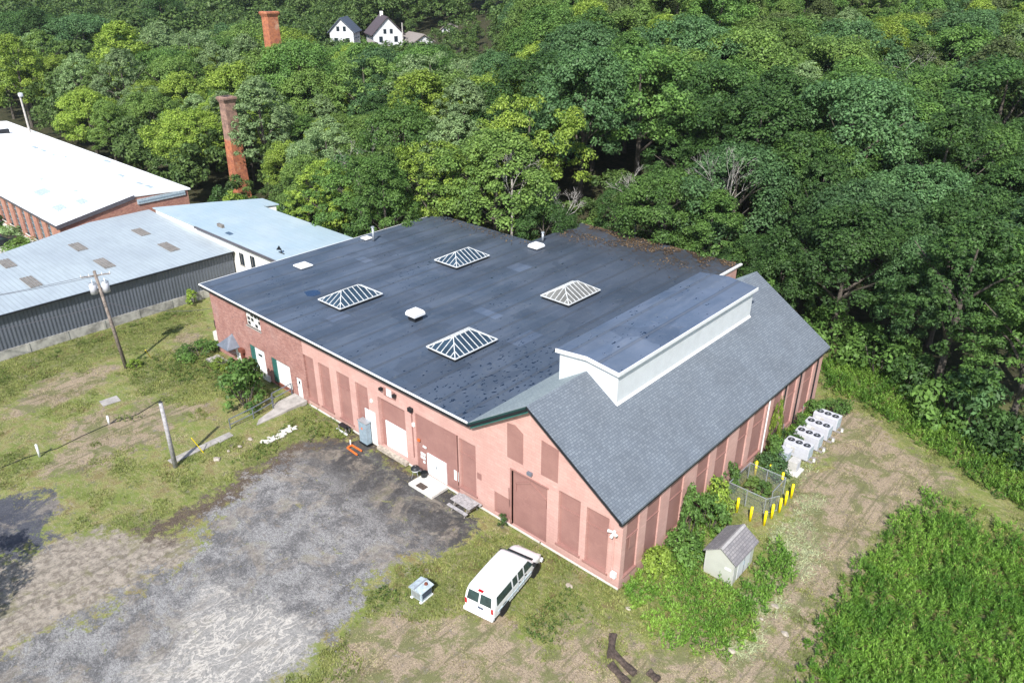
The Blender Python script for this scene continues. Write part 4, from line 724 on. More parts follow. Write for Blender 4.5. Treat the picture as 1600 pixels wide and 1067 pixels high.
# electrical cabinet on white backboard
ce = empty('electrical_cabinet', (-22.9, -.35, 0), 'blue grey electrical cabinet standing by the pink wall', 'cabinet')
bevel(MB().box(-23.55, -22.65, -.62, -.15, .1, 1.95).build('housing', 'cabgrey', ce), .03); MB().box(-23.5, -22.7, -.64, -.623, .2, 1.85).build('cabinet_door', 'cabgrey', ce); MB().box(-23.2, -23.02, -.648, -.641, 1.35, 1.5).build('warning_label', 'orange', ce); MB().box(-23.6, -22.6, -.66, -.1, 1.951, 2.02).build('lid', 'galv', ce); MB().box(-23.6, -22.6, -.66, -.12, -.02, .099).build('plinth', 'black', ce)
MB().box(-23.3, -22.1, -.062, -.005, .1, 2.9).build('white_board', 'white', B0)
# grill
gr = empty('kettle_grill', (-16.95, -.75, 0), 'black kettle barbecue beside the double doors', 'barbecue')
def lathe(prof, c, n=16):
    mb = MB(); vs = [(c[0] + r * math.cos(2 * math.pi * i / n), c[1] + r * math.sin(2 * math.pi * i / n), z) for r, z in prof for i in range(n)]
    fs = [(j * n + i, j * n + (i + 1) % n, (j + 1) * n + (i + 1) % n, (j + 1) * n + i) for j in range(len(prof) - 1) for i in range(n)]
    return mb.add(vs, fs)
c = (-16.95, -.75); lathe([(.05, .55), (.2, .58), (.3, .7), (.31, .78)], c).build('bowl', 'white', gr, True); lathe([(.33, .781), (.32, .86), (.22, .98), (.02, 1.03)], c).build('lid', 'black', gr, True)
for k in range(3): a = k * 2.1; MB().tube((c[0] + .15 * math.cos(a), c[1] + .15 * math.sin(a), .6), (c[0] + .32 * math.cos(a), c[1] + .32 * math.sin(a), 0), .018).build('leg', 'galv', gr)
MB().tube((c[0] - .05, c[1], 1.06), (c[0] + .07, c[1], 1.06), .02).build('lid_handle', 'wood', gr); tag(lathe([(.22, 0), (.25, .5), (.26, .52)], (-16.5, -.35), 12).build('dark_bin', 'black'), 'small dark bin tucked behind the barbecue', 'bin')
# orange barrier, handcart
ob = empty('orange_barrier', (-22.8, -1.6, 0), 'orange U shaped frame lying on the asphalt', 'barrier')
for a, b, nm in (((-23.5, -1.85), (-22.2, -1.92), 'rail'), ((-23.55, -1.4), (-22.35, -1.38), 'rail'), ((-23.55, -1.4), (-23.5, -1.85), 'crossbar')): MB().tube((*a, .12), (*b, .12), .07, .07, 4).build(nm, 'orange', ob)
MB().tube((-23.75, -1.35, .0), (-23.75, -1.35, .45), .05).build('white_stub', 'white', ob)
hc = empty('timber_crate_stand', (-25.7, -.35, 0), 'small dark timber stand with a hoop against the wall', 'stand')
MB().box(-26.3, -25.3, -.62, -.2, .38, .44).build('deck_board', 'black', hc)
for x in (-26.25, -25.35):
    for y in (-.58, -.25): MB().box(x - .04, x + .04, y - .04, y + .04, 0, .379).build('leg', 'wood', hc)
MB().path([(-25.2 + .25 * math.cos(a), -.45, .3 + .28 * math.sin(a)) for a in np.linspace(0, 6.28, 13)], .04).build('hoop', 'black', hc); MB().box(-26.35, -25.0, -.78, -.68, .0, .12).build('kerb_timber', 'white', hc)
# utility box in the yard
tb = empty('transformer_box', (-8.15, -8.05, 0), 'pale grey louvred equipment box alone on the grass left of the van', 'equipment box', rz=R(4))
bevel(MB().box(-.42, .42, -.42, .42, .1, .82).build('housing', 'padgrey', tb, False, True), .02)
MB().prism([(-.52, -.52, .82), (0, -.55, .95), (.52, -.52, .82), (.52, -.52, .78), (-.52, -.52, .78)], (0, 1.05, 0)).build('lid', 'padgrey', tb, False, True)
MB().box(.421, .44, -.34, .36, .28, .72).build('louvre', 'cabdark', tb, False, True); MB().box(-.34, .3, -.44, -.421, .2, .7).build('front_panel', 'galv', tb, False, True); MB().tube((.2, .2, .9), (.2, .2, 1.0), .12, .08, 12).build('rusty_cap', 'rust', tb, False, True)
for x in (-.36, .36): MB().box(x - .08, x + .08, -.5, .5, .0, .099).build('skid', 'white', tb, False, True)
MB().box(-.03, .03, -.57, .5, .94, 1.0).build('lid_seam', 'galv', tb, False, True)
# garden shed
sx0, sx1, sy0, sy1 = 2.95, 4.75, 4.75, 7.35
sh = empty('garden_shed', (3.85, 6.0, 0), 'pale grey garden shed with brown shingle gable roof in weeds', 'shed'); rdz = 2.42; ev = 1.72
MB().prism([(sx0, sy0, 0), (sx1, sy0, 0), (sx1, sy0, ev), ((sx0 + sx1) / 2, sy0, rdz - .06), (sx0, sy0, ev)], (0, sy1 - sy0, 0)).build('wall', 'shedwall', sh); xm = (sx0 + sx1) / 2
for s, nm in ((-1, 'roof_slope'), (1, 'roof_slope')):
    MB().prism([(xm, sy0 - .15, rdz), (xm + s * 1.08, sy0 - .15, ev - .03), (xm + s * 1.08, sy0 - .15, ev - .09), (xm, sy0 - .15, rdz - .06)], (0, sy1 - sy0 + .3, 0)).build(nm, 'shingle_shed', sh)
MB().prism([(xm - .13, sy0 - .16, rdz - .06), (xm, sy0 - .16, rdz + .03), (xm + .13, sy0 - .16, rdz - .06), (xm, sy0 - .16, rdz + .005)], (0, sy1 - sy0 + .32, 0)).build('ridge_cap', 'ridgecap', sh)
d = MB().box(sx1 + .002, sx1 + .03, 5.3, 6.85, .1, 1.6).build('double_door', 'vinyl', sh); MB().box(sx1 + .031, sx1 + .06, 6.02, 6.08, .8, 1.05).build('door_handle', 'cabgrey', d); MB().box(sx1 + .031, sx1 + .04, 6.06, 6.09, .1, 1.6).build('door_gap', 'black', d)
for x in (sx0, sx1): MB().box(x - .04 if x == sx0 else x - .001, x + .001 if x == sx0 else x + .04, sy0 - .03, sy0 + .08, 0, ev - .05).build('corner_trim', 'beigebox', sh)
MB().box(4.2, 4.6, sy0 - .02, sy0 - .003, 1.0, 1.15).build('name_plate', 'white', sh)
# condensers
def condenser(y, lab, x=1.02):
    e = empty('air_conditioner', (x, y, 0), lab, 'air conditioner', 'row of four grey three fan condenser units'); w_, d_ = 1.92, 1.0
    bevel(MB().box(x, x + w_, y, y + d_, .12, 1.12).build('housing', 'acgrey', e), .025)
    for k in range(3):
        cx = x + .36 + k * .6; o = MB().tube((cx, y + d_ * .5, 1.122), (cx, y + d_ * .5, 1.15), .27, .25, 20).build('fan', 'fan', e)
        MB().box(cx - .25, cx + .25, y + d_ * .5 - .012, y + d_ * .5 + .012, 1.151, 1.165).box(cx - .012, cx + .012, y + d_ * .5 - .25, y + d_ * .5 + .25, 1.166, 1.178).build('guard', 'galv', o); MB().tube((cx, y + d_ * .5, 1.151), (cx, y + d_ * .5, 1.185), .07, .05, 10).build('fan_hub', 'galv', o)
    for s in (0, 1): MB().box(x + w_ + .001, x + w_ + .012, y + .08 + s * .45, y + .47 + s * .45, .25, 1.0).build('side_grille', 'padgrey', e)
    for s in (0, 1): MB().box(x - .2, x + w_ + .35, y + .1 + s * .65, y + .25 + s * .65, .0, .119).build('skid', 'wood', e)
    MB().box(x + .2, x + .9, y - .012, y - .001, .4, .9).build('service_panel', 'beigebox', e); MB().path([(x - .02, y + .3, .35), (x - .35, y + .3, .3), (x - .5, y + .32, .12), (.08, y + .35, .12), (.05, y + .35, 1.1)], .035, 6).build('pipe_run', 'galv', e); MB().box(x + .25, x + .6, y - .03, y - .013, .7, .86).build('rating_label', 'white', e)
    MB().tube((x + w_ + .33, y + .5, .0), (x + w_ + .33, y + .5, .2), .12, .1, 8).build('footing', 'conclight', e)
condenser(19.78, 'three fan condenser unit nearest the fence, first of four'); condenser(21.6, 'three fan condenser with a dark opening in its side, second of four'); condenser(23.4, 'three fan condenser third of four from the fence'); condenser(25.2, 'three fan condenser at the far end of the row')
tag(MB().tube((1.35, 21.35, .75), (1.75, 21.3, .45), .28, .22, 10).build('black_duct', 'black'), 'black duct slumped against the second condenser', 'duct')
e = empty('small_condenser', (1.45, 19.0, 0), 'small grey electrical unit half hidden by shrubs next to condensers', 'equipment box'); bevel(MB().box(1.1, 1.85, 18.75, 19.45, .1, .8).build('housing', 'padgrey', e), .02); MB().box(1.05, 1.9, 18.7, 19.5, .801, .85).build('lid', 'acgrey', e)
e = empty('generator_box', (2.6, 18.0, 0), 'beige upright box on a slab between fence and condensers', 'equipment box'); bevel(MB().box(2.3, 2.95, 17.75, 18.5, .15, 1.0).build('housing', 'beigebox', e), .02); MB().box(2.1, 3.2, 17.5, 18.7, 0, .149).build('pad', 'conclight', e); MB().box(2.951, 2.965, 17.85, 18.4, .3, .9).build('side_panel', 'acgrey', e)
# fenced cage and bollards
def mk_mesh():
    t = NT('chain_link'); o = t.obj(); s = t.n('SeparateXYZ', {0: o}); u = t.math('ADD', s.outputs[0], s.outputs[1])
    a = t.math('FRACT', t.math('MULTIPLY', t.math('ADD', u, s.outputs[2]), 8)); b = t.math('FRACT', t.math('MULTIPLY', t.math('SUBTRACT', u, s.outputs[2]), 8))
    k = t.math('MAXIMUM', t.math('LESS_THAN', a, .13), t.math('LESS_THAN', b, .13)); t.fin((.42, .46, .48), .4, .4); t.put(t.b.inputs['Alpha'], k); return t.m
M['chain'] = mk_mesh()
fx0, fx1, fy0, fy1 = .6, 3.23, 12.1, 15.15; fh = 1.33
fe = empty('chain_link_cage', ((fx0 + fx1) / 2, (fy0 + fy1) / 2, 0), 'square chain link cage full of weeds ringed by yellow bollards', 'fence')
for nm, q in (('mesh_panel', ((fx0, fy0), (fx1, fy0))), ('mesh_panel', ((fx1, fy0 + 1.05), (fx1, fy1))), ('mesh_panel', ((fx1, fy1), (fx0, fy1))), ('mesh_panel', ((fx0, fy1), (fx0, fy0)))):
    (a, b), (c_, d_) = q; MB().quad((a, b, .05), (c_, d_, .05), (c_, d_, fh), (a, b, fh)).build(nm, 'chain', fe, fix=False); MB().tube((a, b, fh), (c_, d_, fh), .03).build('top_rail', 'galv', fe)
gt = MB().quad((fx1, fy0 + .02, .08), (fx1 + .5, fy0 + .95, .08), (fx1 + .5, fy0 + .95, fh - .05), (fx1, fy0 + .02, fh - .05)).build('gate', 'chain', fe, fix=False); MB().path([(fx1, fy0 + .02, .08), (fx1 + .5, fy0 + .95, .08), (fx1 + .5, fy0 + .95, fh - .05), (fx1, fy0 + .02, fh - .05), (fx1, fy0 + .02, .08)], .025).build('gate_frame', 'galv', gt)
for x, y in ((fx0, fy0), (fx1, fy0), (fx1, fy1), (fx0, fy1), ((fx0 + fx1) / 2, fy0), ((fx0 + fx1) / 2, fy1), (fx1, fy0 + 1.05), (fx0, (fy0 + fy1) / 2)): MB().tube((x, y, 0), (x, y, fh + .03), .035).build('post', 'galv', fe)
bo = None
BL = [((.73, 11.28), 'leftmost, in shrubs by the pink wall'), ((1.78, 11.2), 'second from the left on the near side of the cage'), ((2.86, 10.95), 'third from the left on the near side, behind the shed roof'), ((3.74, 11.17), 'nearest of all, at the near corner by the cage gate'), ((3.79, 12.13), 'just beyond the near corner, facing the cage gate'), ((3.90, 13.09), 'middle of the right hand line'), ((3.86, 14.07), 'fourth along the right hand line'), ((3.83, 15.10), 'last of the right hand line, farthest right'), ((.78, 15.9), 'seen through the mesh at the far left corner'), ((1.7, 16.2), 'half hidden seen through the mesh of the far side'), ((2.75, 15.9), 'seen through the mesh at the far right corner')]
for (x, y), lab in BL:
    if bo is None: bo = MB().tube((0, 0, -.1), (0, 0, 1.12), .088, .088, 14).build('bollard', 'yellow', None, True, True); lathe([(.088, 1.12), (.06, 1.155), (.01, 1.17)], (0, 0), 14).build('dome_cap', 'yellow', bo, True, True); b = bo
    else: b = copy_tree(bo)
    b.location = (x, y, 0); tag(b, 'yellow steel bollard, ' + lab, 'bollard', 'yellow bollards around the cage')
# rocks, debris, logs
def rock(x, y, s, lab, mat='rock', z=0, sq=.6):
    me = []; n = 9; mb = MB(); vs = []; rr = random.Random(int(x * 91 + y * 37))
    pr = [(.55, 0), (1, .2), (.95, .6), (.55, .95), (.05, 1.02)]
    for r, h in pr:
        for i in range(n): k = r * s * rr.uniform(.75, 1.15); vs.append((x + k * math.cos(6.283 * i / n), y + k * math.sin(6.283 * i / n) * .7, z + h * s * sq))
    mb.add(vs, [(j * n + i, j * n + (i + 1) % n, (j + 1) * n + (i + 1) % n, (j + 1) * n + i) for j in range(4) for i in range(n)] + [tuple(range(4 * n, 5 * n))])
    return tag(mb.build('rock', mat), lab, 'rock', None)
for px, py, s, lab in ((339, 718, .55, 'largest pale rock in the line below the concrete walk'), (357, 705, .28, 'small tan rock between two pale rocks by the walk'), (375, 698, .36, 'pale rock at upper end of the row below the walk'), (391, 686, .4, 'grey rock among weeds near white debris'), (982, 951, .34, 'pale rock at the weed edge below the building corner'), (1211, 947, .36, 'pinkish rock in straw pile right of the shed'), (1226, 990, .4, 'pale rock on the dirt track'), (1190, 967, .2, 'small orange brown stone below the straw pile'), (889, 915, .4, 'pale stone in the grass right of the van'), (1143, 1017, .35, 'pale flat stone in cut grass under the weeds')):
    p = G(px, py); rock(p[0], p[1], s * .62, lab, sq=.45)
mb = MB(); rr = random.Random(3)
for k in range(26):
    t_ = k / 25; x = -28.8 + rr.uniform(-.35, .35) - .2 * t_; y = -5.7 + t_ * 2.8; a = rr.uniform(0, 3.1); l_ = rr.uniform(.1, .32); z_ = rr.uniform(.04, .12); mb.obox((x, y), (math.cos(a) * l_, math.sin(a) * l_), (-math.sin(a) * .1, math.cos(a) * .1), 0, z_, z_ + .03)
tag(mb.build('broken_board_pile', 'conclight'), 'strip of broken white boards lying in weeds by the ramp', 'debris')
def log(pts, r, lab):
    mb = MB(); n = 9; vs = []; rr = random.Random(len(pts)); P = [np.array(p) for p in pts]
    Q = []
    for a, b in zip(P[:-1], P[1:]): Q += [a * (1 - t) + b * t for t in np.linspace(0, 1, 6)[:-1]]
    Q.append(P[-1]); d = P[-1] - P[0]; d = d / np.linalg.norm(d); s = np.array([-d[1], d[0], 0])
    for q in Q:
        for i in range(n): a = 6.283 * i / n; k = r * rr.uniform(.7, 1.25); vs.append(q + s * math.cos(a) * k + np.array([0, 0, 1]) * (math.sin(a) * k * .8 + r * .6))
    mb.add(vs, [(j * n + i, j * n + (i + 1) % n, (j + 1) * n + (i + 1) % n, (j + 1) * n + i) for j in range(len(Q) - 1) for i in range(n)] + [tuple(range(n))[::-1], tuple(range((len(Q) - 1) * n, len(Q) * n))])
    return tag(mb.build('fallen_log', 'charred'), lab, 'log')
log([(1.75, -3.0, 0), (2.55, -4.35, 0)], .2, 'dark charred log standing crosswise at the upper end'); log([(2.3, -3.95, 0), (4.1, -4.35, 0)], .19, 'long dark charred log lying in dry grass'); log([(4.55, -3.75, 0), (5.2, -3.85, 0)], .2, 'short dark stump piece right of the long charred log'); log([(2.8, -4.7, 0), (4.2, -5.1, 0)], .2, 'dark split log lowest of the charred heap')
e = empty('loading_step', (-47.2, 2.0, 0), 'pale concrete step blocks at the left end of the brick wall', 'steps'); MB().box(-48.3, -46.3, .8, 3.2, 0, .9).build('lower_block', 'conclight', e); MB().box(-47.9, -46.3, 1.2, 2.9, .901, 1.3).build('upper_block', 'whitewall', e); MB().tube((-48.0, 1.0, 1.3), (-48.0, 1.0, 2.1), .04).path([(-48.0, 1.0, 2.1), (-48, 3.1, 2.1)], .04).build('hose_rail', 'black', e)
tag(MB().prism([(-44.5, -11.6, .06), (-43.4, -11.7, .07), (-43.3, -10.3, .05), (-44.4, -10.2, .06)], (0, 0, -.04)).build('scrap_sheet', 'concrete'), 'flat grey scrap sheet on the dirt patch', 'debris')
# ---------------------------------------------------------------- houses on the hillside
def house(px, py, dist, rot, wd, dp, hw, hr, roof, lab, porch=False, chim=False):
    d = ray(px, py); d = d / np.linalg.norm(d[:2]); P = CP + d * dist; z0 = P[2]; x, y = P[0], P[1]
    e = empty('hillside_house', (x, y, z0), lab, 'house', rz=rot)
    MB().prism([(-wd / 2, -dp / 2, -6), (wd / 2, -dp / 2, -6), (wd / 2, -dp / 2, hw), (0, -dp / 2, hr), (-wd / 2, -dp / 2, hw)], (0, dp, 0)).build('wall', 'vinyl', e, False, True)
    for s in (-1, 1): rfo = MB().prism([(0, -dp / 2 - .5, hr + .25), (s * (wd / 2 + .6), -dp / 2 - .5, hw - .1), (s * (wd / 2 + .6), -dp / 2 - .5, hw - .35), (0, -dp / 2 - .5, hr)], (0, dp + 1, 0)).build('roof', roof, e, False, True)
    for zf in ([1.2, 4.2] if hw > 5 else [1.2]):
        for k in range(3 if dp > 7 else 2): yy = -dp / 2 + dp * (k + .7) / 3.4; f_ = MB().box(wd / 2 + .003, wd / 2 + .05, yy - .5, yy + .5, zf, zf + 1.5).build('window', 'glass', e, False, True)
        for xx in (-wd / 4, wd / 4): MB().box(xx - .5, xx + .5, -dp / 2 - .05, -dp / 2 - .003, zf, zf + 1.5).build('window', 'glass', e, False, True)
    if hr - hw > 2: 
        for xx in (-.9, .9): MB().box(xx - .4, xx + .4, -dp / 2 - .05, -dp / 2 - .003, hw + .2, hw + 1.4).build('window', 'glass', e, False, True)
    if chim: MB().box(-.4, .4, dp * .2, dp * .2 + .8, hr - .5, hr + 1.2).build('chimney', 'whitewall', e, False, True)
    if porch: MB().prism([(-wd / 2 - .3, -dp / 2 - 3, 2.2), (wd / 2 + .3, -dp / 2 - 3, 2.2), (wd / 2 + .3, -dp / 2 - .01, 3.2), (-wd / 2 - .3, -dp / 2 - .01, 3.2)], (0, 0, -.25)).build('porch_roof', 'hroof3', e, False, True); MB().box(-wd / 2, wd / 2, -dp / 2 - 2.8, -dp / 2 - .01, -5, 2.0).build('porch', 'vinyl', e, False, True)
house(603, 88, 236, R(62), 8.5, 11, 6.2, 10.6, 'hroof', 'white hillside house with dark brown gabled roof', chim=True)
house(584, 98, 222, R(62), 7.5, 8, 3.0, 5.4, 'hroof3', 'low white house with grey brown roof in front of the dark roofed one', porch=True)
house(541, 74, 232, R(40), 6.5, 8, 4.2, 7.6, 'hroof2', 'hillside house with slate blue roof, leftmost of the group')
house(652, 80, 232, R(70), 6, 11, 2.8, 4.6, 'hroof3', 'long low house with tan roof showing behind a round maple')
house(706, 72, 240, R(30), 6, 7, 3.6, 6.4, 'hroof3', 'pale gabled house mostly buried in trees')
house(752, 80, 236, R(-10), 5, 6, 3.6, 6.2, 'hroof3', 'tiny white gable peeping out right of the house group')
def strp(px, py, dist, h, lab):
    d = ray(px, py); d = d / np.linalg.norm(d[:2]); P = CP + d * dist; e = empty('street_pole', P - np.array([0, 0, h]), lab, 'street pole')
    MB().tube(P - [0, 0, h], P, .22, .15).build('pole', 'deadwood', e); return e, P
e, P = strp(628, 36, 228, 14, 'pale utility pole standing in front of the hillside houses')
e, P = strp(30, 146, 160, 11, 'street pole with a pale lamp head beyond the white roof'); bevel(MB().box(P[0] - .1, P[0] + .7, P[1] - .3, P[1] + .4, P[2] - .6, P[2] + .1).build('lamp_head', 'acgrey', e), .2)
def car(px, py, mat, lab, rot, z=0):
    p = G(px, py, z); e = empty('parked_car', (p[0], p[1], z), lab, 'car', rz=rot)
    pf = [(-2.1, .3), (-2.15, .75), (-1.9, .95), (-1.2, 1.4), (.3, 1.42), (1.0, .98), (2.0, .82), (2.15, .4), (2.1, .3)]
    bevel(MB().prism([(x, -.85, z_) for x, z_ in pf], (0, 1.7, 0)).build('body', mat, e, False, True), .08, 2)
    MB().prism([(-1.2, -.87, 1.0), (-1.05, -.87, 1.3), (.2, -.87, 1.32), (.75, -.87, 1.0)], (0, 1.74, 0)).build('side_windows', 'vanglass', e, False, True)
    for x in (-1.35, 1.35):
        for s in (-1, 1): MB().tube((x, s * .7, .32), (x, s * .88, .32), .32, .32, 14).build('wheel', 'tyre', e, False, True)
car(2, 384, 'car', 'dark car at the left edge on the pale driveway', R(80))
dwp = gp((-60, 360), (12, 372), (40, 390), (20, 402), (-60, 420)); tag(MB().prism([(x, y, .04) for x, y in dwp], (0, 0, -.1)).build('driveway', 'conclight'), kind='structure')
rp_ = gp((-80, 172), (-80, 200), (80, 200), (110, 185), (60, 168)); tag(MB().prism([(x, y, .04) for x, y in rp_], (0, 0, -.1)).build('road', 'conclight'), kind='structure')
for i, (px, py, mt, lb) in enumerate([(6, 183, 'white', 'white vehicle at the left edge beyond the white roof'), (40, 188, 'white', 'white vehicle under the street pole'), (60, 192, 'acgrey', 'silver vehicle half hidden by foliage right of the street pole')]): car(px, py, mt, lb, R(20), .05)
d = gp((90, 215)); 
# ---------------------------------------------------------------- vegetation
def unit(v): return v / np.maximum(np.linalg.norm(v, axis=-1, keepdims=True), 1e-9)
def leafquads(C, Nn, size, asp=.55):       # rhombic leaves: centres, normals, half length
    k = len(C); a = unit(np.cross(Nn, RS.normal(size=(k, 3)))); b = np.cross(Nn, a); s = size[:, None]
    return np.stack([C - a * s, C - b * s * asp, C + a * s, C + b * s * asp], 1).reshape(-1, 3)
def crown_pts(rx, rz_, ncl, nlf, lo=-.55, lump=.26, spread=.95, shape='round'):
    u = RS.rand(ncl); th = RS.rand(ncl) * 6.2832; zc = lo + (1 - lo) * u ** .85; rr = np.sqrt(np.clip(1 - (zc if shape == 'round' else np.abs(zc) ** 1.6) ** 2, .02, 1)) * (.5 + .55 * RS.rand(ncl) ** .4)
    if shape == 'cone': rr *= .9 - .45 * np.clip(zc, 0, 1)
    rad = 1 + .16 * np.sin(2 * th + RS.rand() * 6) + .12 * np.sin(3 * th + RS.rand() * 6)
    cc = np.stack([rr * np.cos(th) * rad * rx, rr * np.sin(th) * rad * rx, zc * rz_ * (.85 + .15 * RS.rand(ncl))], 1)
    cr = rx * lump * (.6 + .8 * RS.rand(ncl))
    w_ = cr ** 2 / (cr ** 2).sum(); ids = RS.choice(ncl, nlf, p=w_); d = unit(RS.normal(size=(nlf, 3))); d[:, 2] = np.where(d[:, 2] < -.6, -d[:, 2], d[:, 2])
    P = cc[ids] + d * (cr[ids] * (.35 + .75 * RS.rand(nlf) ** .6))[:, None] * np.array([spread, spread, .75])
    Nn = unit(d * .8 + np.array([0, 0, .45]) + RS.normal(size=(nlf, 3)) * .45 + unit(cc[ids]) * .3)
    return P, Nn
def limbs(mb, h0, h1, r, rx, n, rr, up=.9):
    mb.tube((0, 0, -.6), (0, 0, h0), r, r * .75, 8); top = Vector((rr.uniform(-.3, .3), rr.uniform(-.3, .3), h1)); mb.tube((0, 0, h0), top, r * .75, r * .2, 7)
    for k in range(n):
        a = k * 6.283 / n + rr.uniform(-.4, .4); b = Vector((0, 0, h0 + (h1 - h0) * rr.uniform(-.05, .5))); m_ = Vector((math.cos(a) * rx * .4, math.sin(a) * rx * .4, b.z + (h1 - h0) * .25)); e_ = Vector((math.cos(a) * rx * .82, math.sin(a) * rx * .82, b.z + (h1 - h0) * rr.uniform(.35, .6) * up))
        mb.tube(b, m_, r * .42, r * .28, 6); mb.tube(m_, e_, r * .28, r * .08, 5)
        a2 = a + rr.uniform(.4, .8); mb.tube(m_, m_ + Vector((math.cos(a2), math.sin(a2), .8)) * rx * .35, r * .2, r * .06, 5)
# unit trees: 12 m high, crown centre at 7.6 m; (name, rx, rz, clusters, leaves, low, lump, leaf size, shape)
KIND = [('round', 4.6, 4.9, 190, 22000, -.6, .145, .125, 'round'), ('broad', 5.2, 4.4, 230, 22000, -.55, .13, .125, 'round'), ('tall', 3.9, 5.4, 170, 19000, -.75, .15, .12, 'cone'), ('loose', 4.7, 4.9, 130, 13500, -.7, .12, .12, 'round'), ('lumpy', 4.9, 4.6, 110, 22000, -.6, .19, .13, 'round'), ('feathery', 4.3, 5.1, 330, 18000, -.7, .085, .11, 'cone')]
PROT = {}
for ki, (kn, rx, rz_, ncl, nlf, lo, lump, ls, shp) in enumerate(KIND):
    P, Nn = crown_pts(rx, rz_, ncl, nlf, lo, lump, 1, shp); P[:, 2] += 7.4; V = leafquads(P, Nn, ls * (.7 + .6 * RS.rand(len(P))))
    cr_ = npmesh('crown', V, 4, LEAF['mid green']); mb = MB(); rr = random.Random(ki); limbs(mb, 3.4, 10.6, .27, rx, 6, rr); tr_ = mb.build('trunk', 'bark'); PROT[kn] = (cr_.data, tr_.data)
    bpy.data.objects.remove(cr_); bpy.data.objects.remove(tr_)
def place_tree(x, y, h, kind, colr, rz, wide=1.0, lift=0):
    z = float(T(x, y)); s = h / 12.4; e = empty(TN[kind], (x, y, z + lift), rz=rz); e.scale = (s * wide, s * wide, s)
    c = bpy.data.objects.new('crown', PROT[kind][0]); col.objects.link(c); c.parent = e
    c.material_slots[0].link = 'OBJECT'; c.material_slots[0].material = LEAF[colr]
    t = bpy.data.objects.new('trunk', PROT[kind][1]); col.objects.link(t); t.parent = e
    return e
TN = {'round': 'maple_tree', 'broad': 'oak_tree', 'tall': 'ash_tree', 'loose': 'locust_tree', 'lumpy': 'maple_tree', 'feathery': 'elm_tree'}
EDGE = [(-170, 24), (-128, 22), (-96, 22.5), (-84, 22.5), (-76, 24.5), (-66, 25), (-58, 23.5), (-49, 23), (-45.5, 31.6), (-33.5, 32.2), (-32.5, 40.2), (-12, 40.6), (-9, 38.0), (-2, 40.5), (8, 35.6), (16, 29.8), (22, 23.0), (60, 5)]
def edge_y(x): return np.interp(x, [p[0] for p in EDGE], [p[1] for p in EDGE])
cands = []
for f in np.arange(38, 330, 1.5):
    for r in np.arange(-.78 * f, .80 * f, 1.5): cands.append((f + random.uniform(-.7, .7), r + random.uniform(-.7, .7)))
cands.sort(key=lambda c: c[0]); TR = []; far = []; cell = {}
hp = [(x, y) for x, y in [tuple((CP + ray(px, py) / np.linalg.norm(ray(px, py)[:2]) * dist)[:2]) for px, py, dist in ((600, 80, 236), (586, 90, 222), (540, 78, 226), (655, 78, 232), (706, 72, 240), (752, 80, 236))]]
for f, r in cands:
    x, y = CP[:2] + FW * f + RT * r
    if y < edge_y(x): continue
    q = r / f
    if (x + 91.2) ** 2 + (y - 28.8) ** 2 < 12 or (x - pc[0]) ** 2 + (y - pc[1]) ** 2 < 12 or any((x - a) ** 2 + (y - b) ** 2 < 90 for a, b in hp): continue
    n1 = vnoise(np.array(x), np.array(y), 21., 4); h = float(11.5 + 8 * n1 + random.uniform(-3.2, 4.6)); 
    if y < edge_y(x) + 3: h *= random.uniform(.62, .85) if x < -8 else random.uniform(.85, 1.0)
    if x > -30 and y > edge_y(x) + 3: h = max(h, 13) * 1.12
    rad = h / 12.4 * 4.6; z = float(T(x, y))
    if min([9e9] + [((x - a) ** 2 + (y - b) ** 2) / ((rad + c) * (.60 if f > 110 else .58)) ** 2 for ci in (-1, 0, 1) for cj in (-1, 0, 1) for a, b, c in cell.get((int(x // 12) + ci, int(y // 12) + cj), [])]) < 1: continue
    # keep the view of chimneys and houses as open as the photo shows it
    hh = h; ok = True
    for bx0, bx1, byb, fd in ((340, 394, 300, 114), (406, 434, 62, 150), (992, 1012, 262, 98), (868, 886, 300, 92), (562, 628, 66, 250), (632, 690, 68, 235), (530, 556, 62, 235), (748, 762, 80, 232), (22, 50, 175, 156)):
        if f < fd:
            for _ in range(14):
                ppx, ppy = PX((x, y, z + hh)); rw = rad * 1.2 * hh / h * FPX / f
                if ppx + rw > bx0 and ppx - rw < bx1 and ppy < byb and f > 60: hh -= .8
                else: break
            if hh < 4.5: ok = False
    if not ok: continue
    h = hh; px, py = PX((x, y, z + h * .5)); tx, ty = PX((x, y, z + h))
    cell.setdefault((int(x // 12), int(y // 12)), []).append((x, y, rad * h / max(hh, .1)))
    if not (-90 < px < 1690): continue
    if float(PX((x, y, z + h * .25))[1]) < -12: continue
    TR.append((f, r, x, y, z, h, float(px), float(py), float(tx), float(ty)))
TR.sort(key=lambda t: -t[5] / t[0])
NT_ = 292; farT = TR[NT_:]; TR = TR[:NT_]
def pick(px, py, x, y, f):
    n = float(vnoise(np.array(x), np.array(y), 13., 9)); m_ = random.random()
    if f > 200 or (px < 330 and py < 90): return ('dark green' if m_ < .5 else 'bluish green' if m_ < .8 else 'mid green')
    if px < 560: opts = ['pale grey green', 'yellow green', 'olive green', 'mid green', 'pale grey green', 'yellow green', 'olive green']
    elif px < 830: opts = ['yellow green', 'olive green', 'mid green', 'bluish green', 'olive green', 'dark green', 'pale grey green']
    elif py < 190: opts = ['olive green', 'mid green', 'bluish green', 'mid green', 'olive green', 'bronze green', 'pale grey green', 'yellow green', 'mid green']
    else: opts = ['dark green', 'mid green', 'dark green', 'bluish green', 'dark green', 'mid green', 'dark green', 'dark green']
    return opts[int((n * 1.7 + m_ * .8) * len(opts)) % len(opts)]
KN = [k[0] for k in KIND]; KW = {'round': 'round topped', 'broad': 'broad spreading', 'tall': 'tall narrow', 'loose': 'loose open', 'lumpy': 'lumpy', 'feathery': 'feathery'}
placed = []
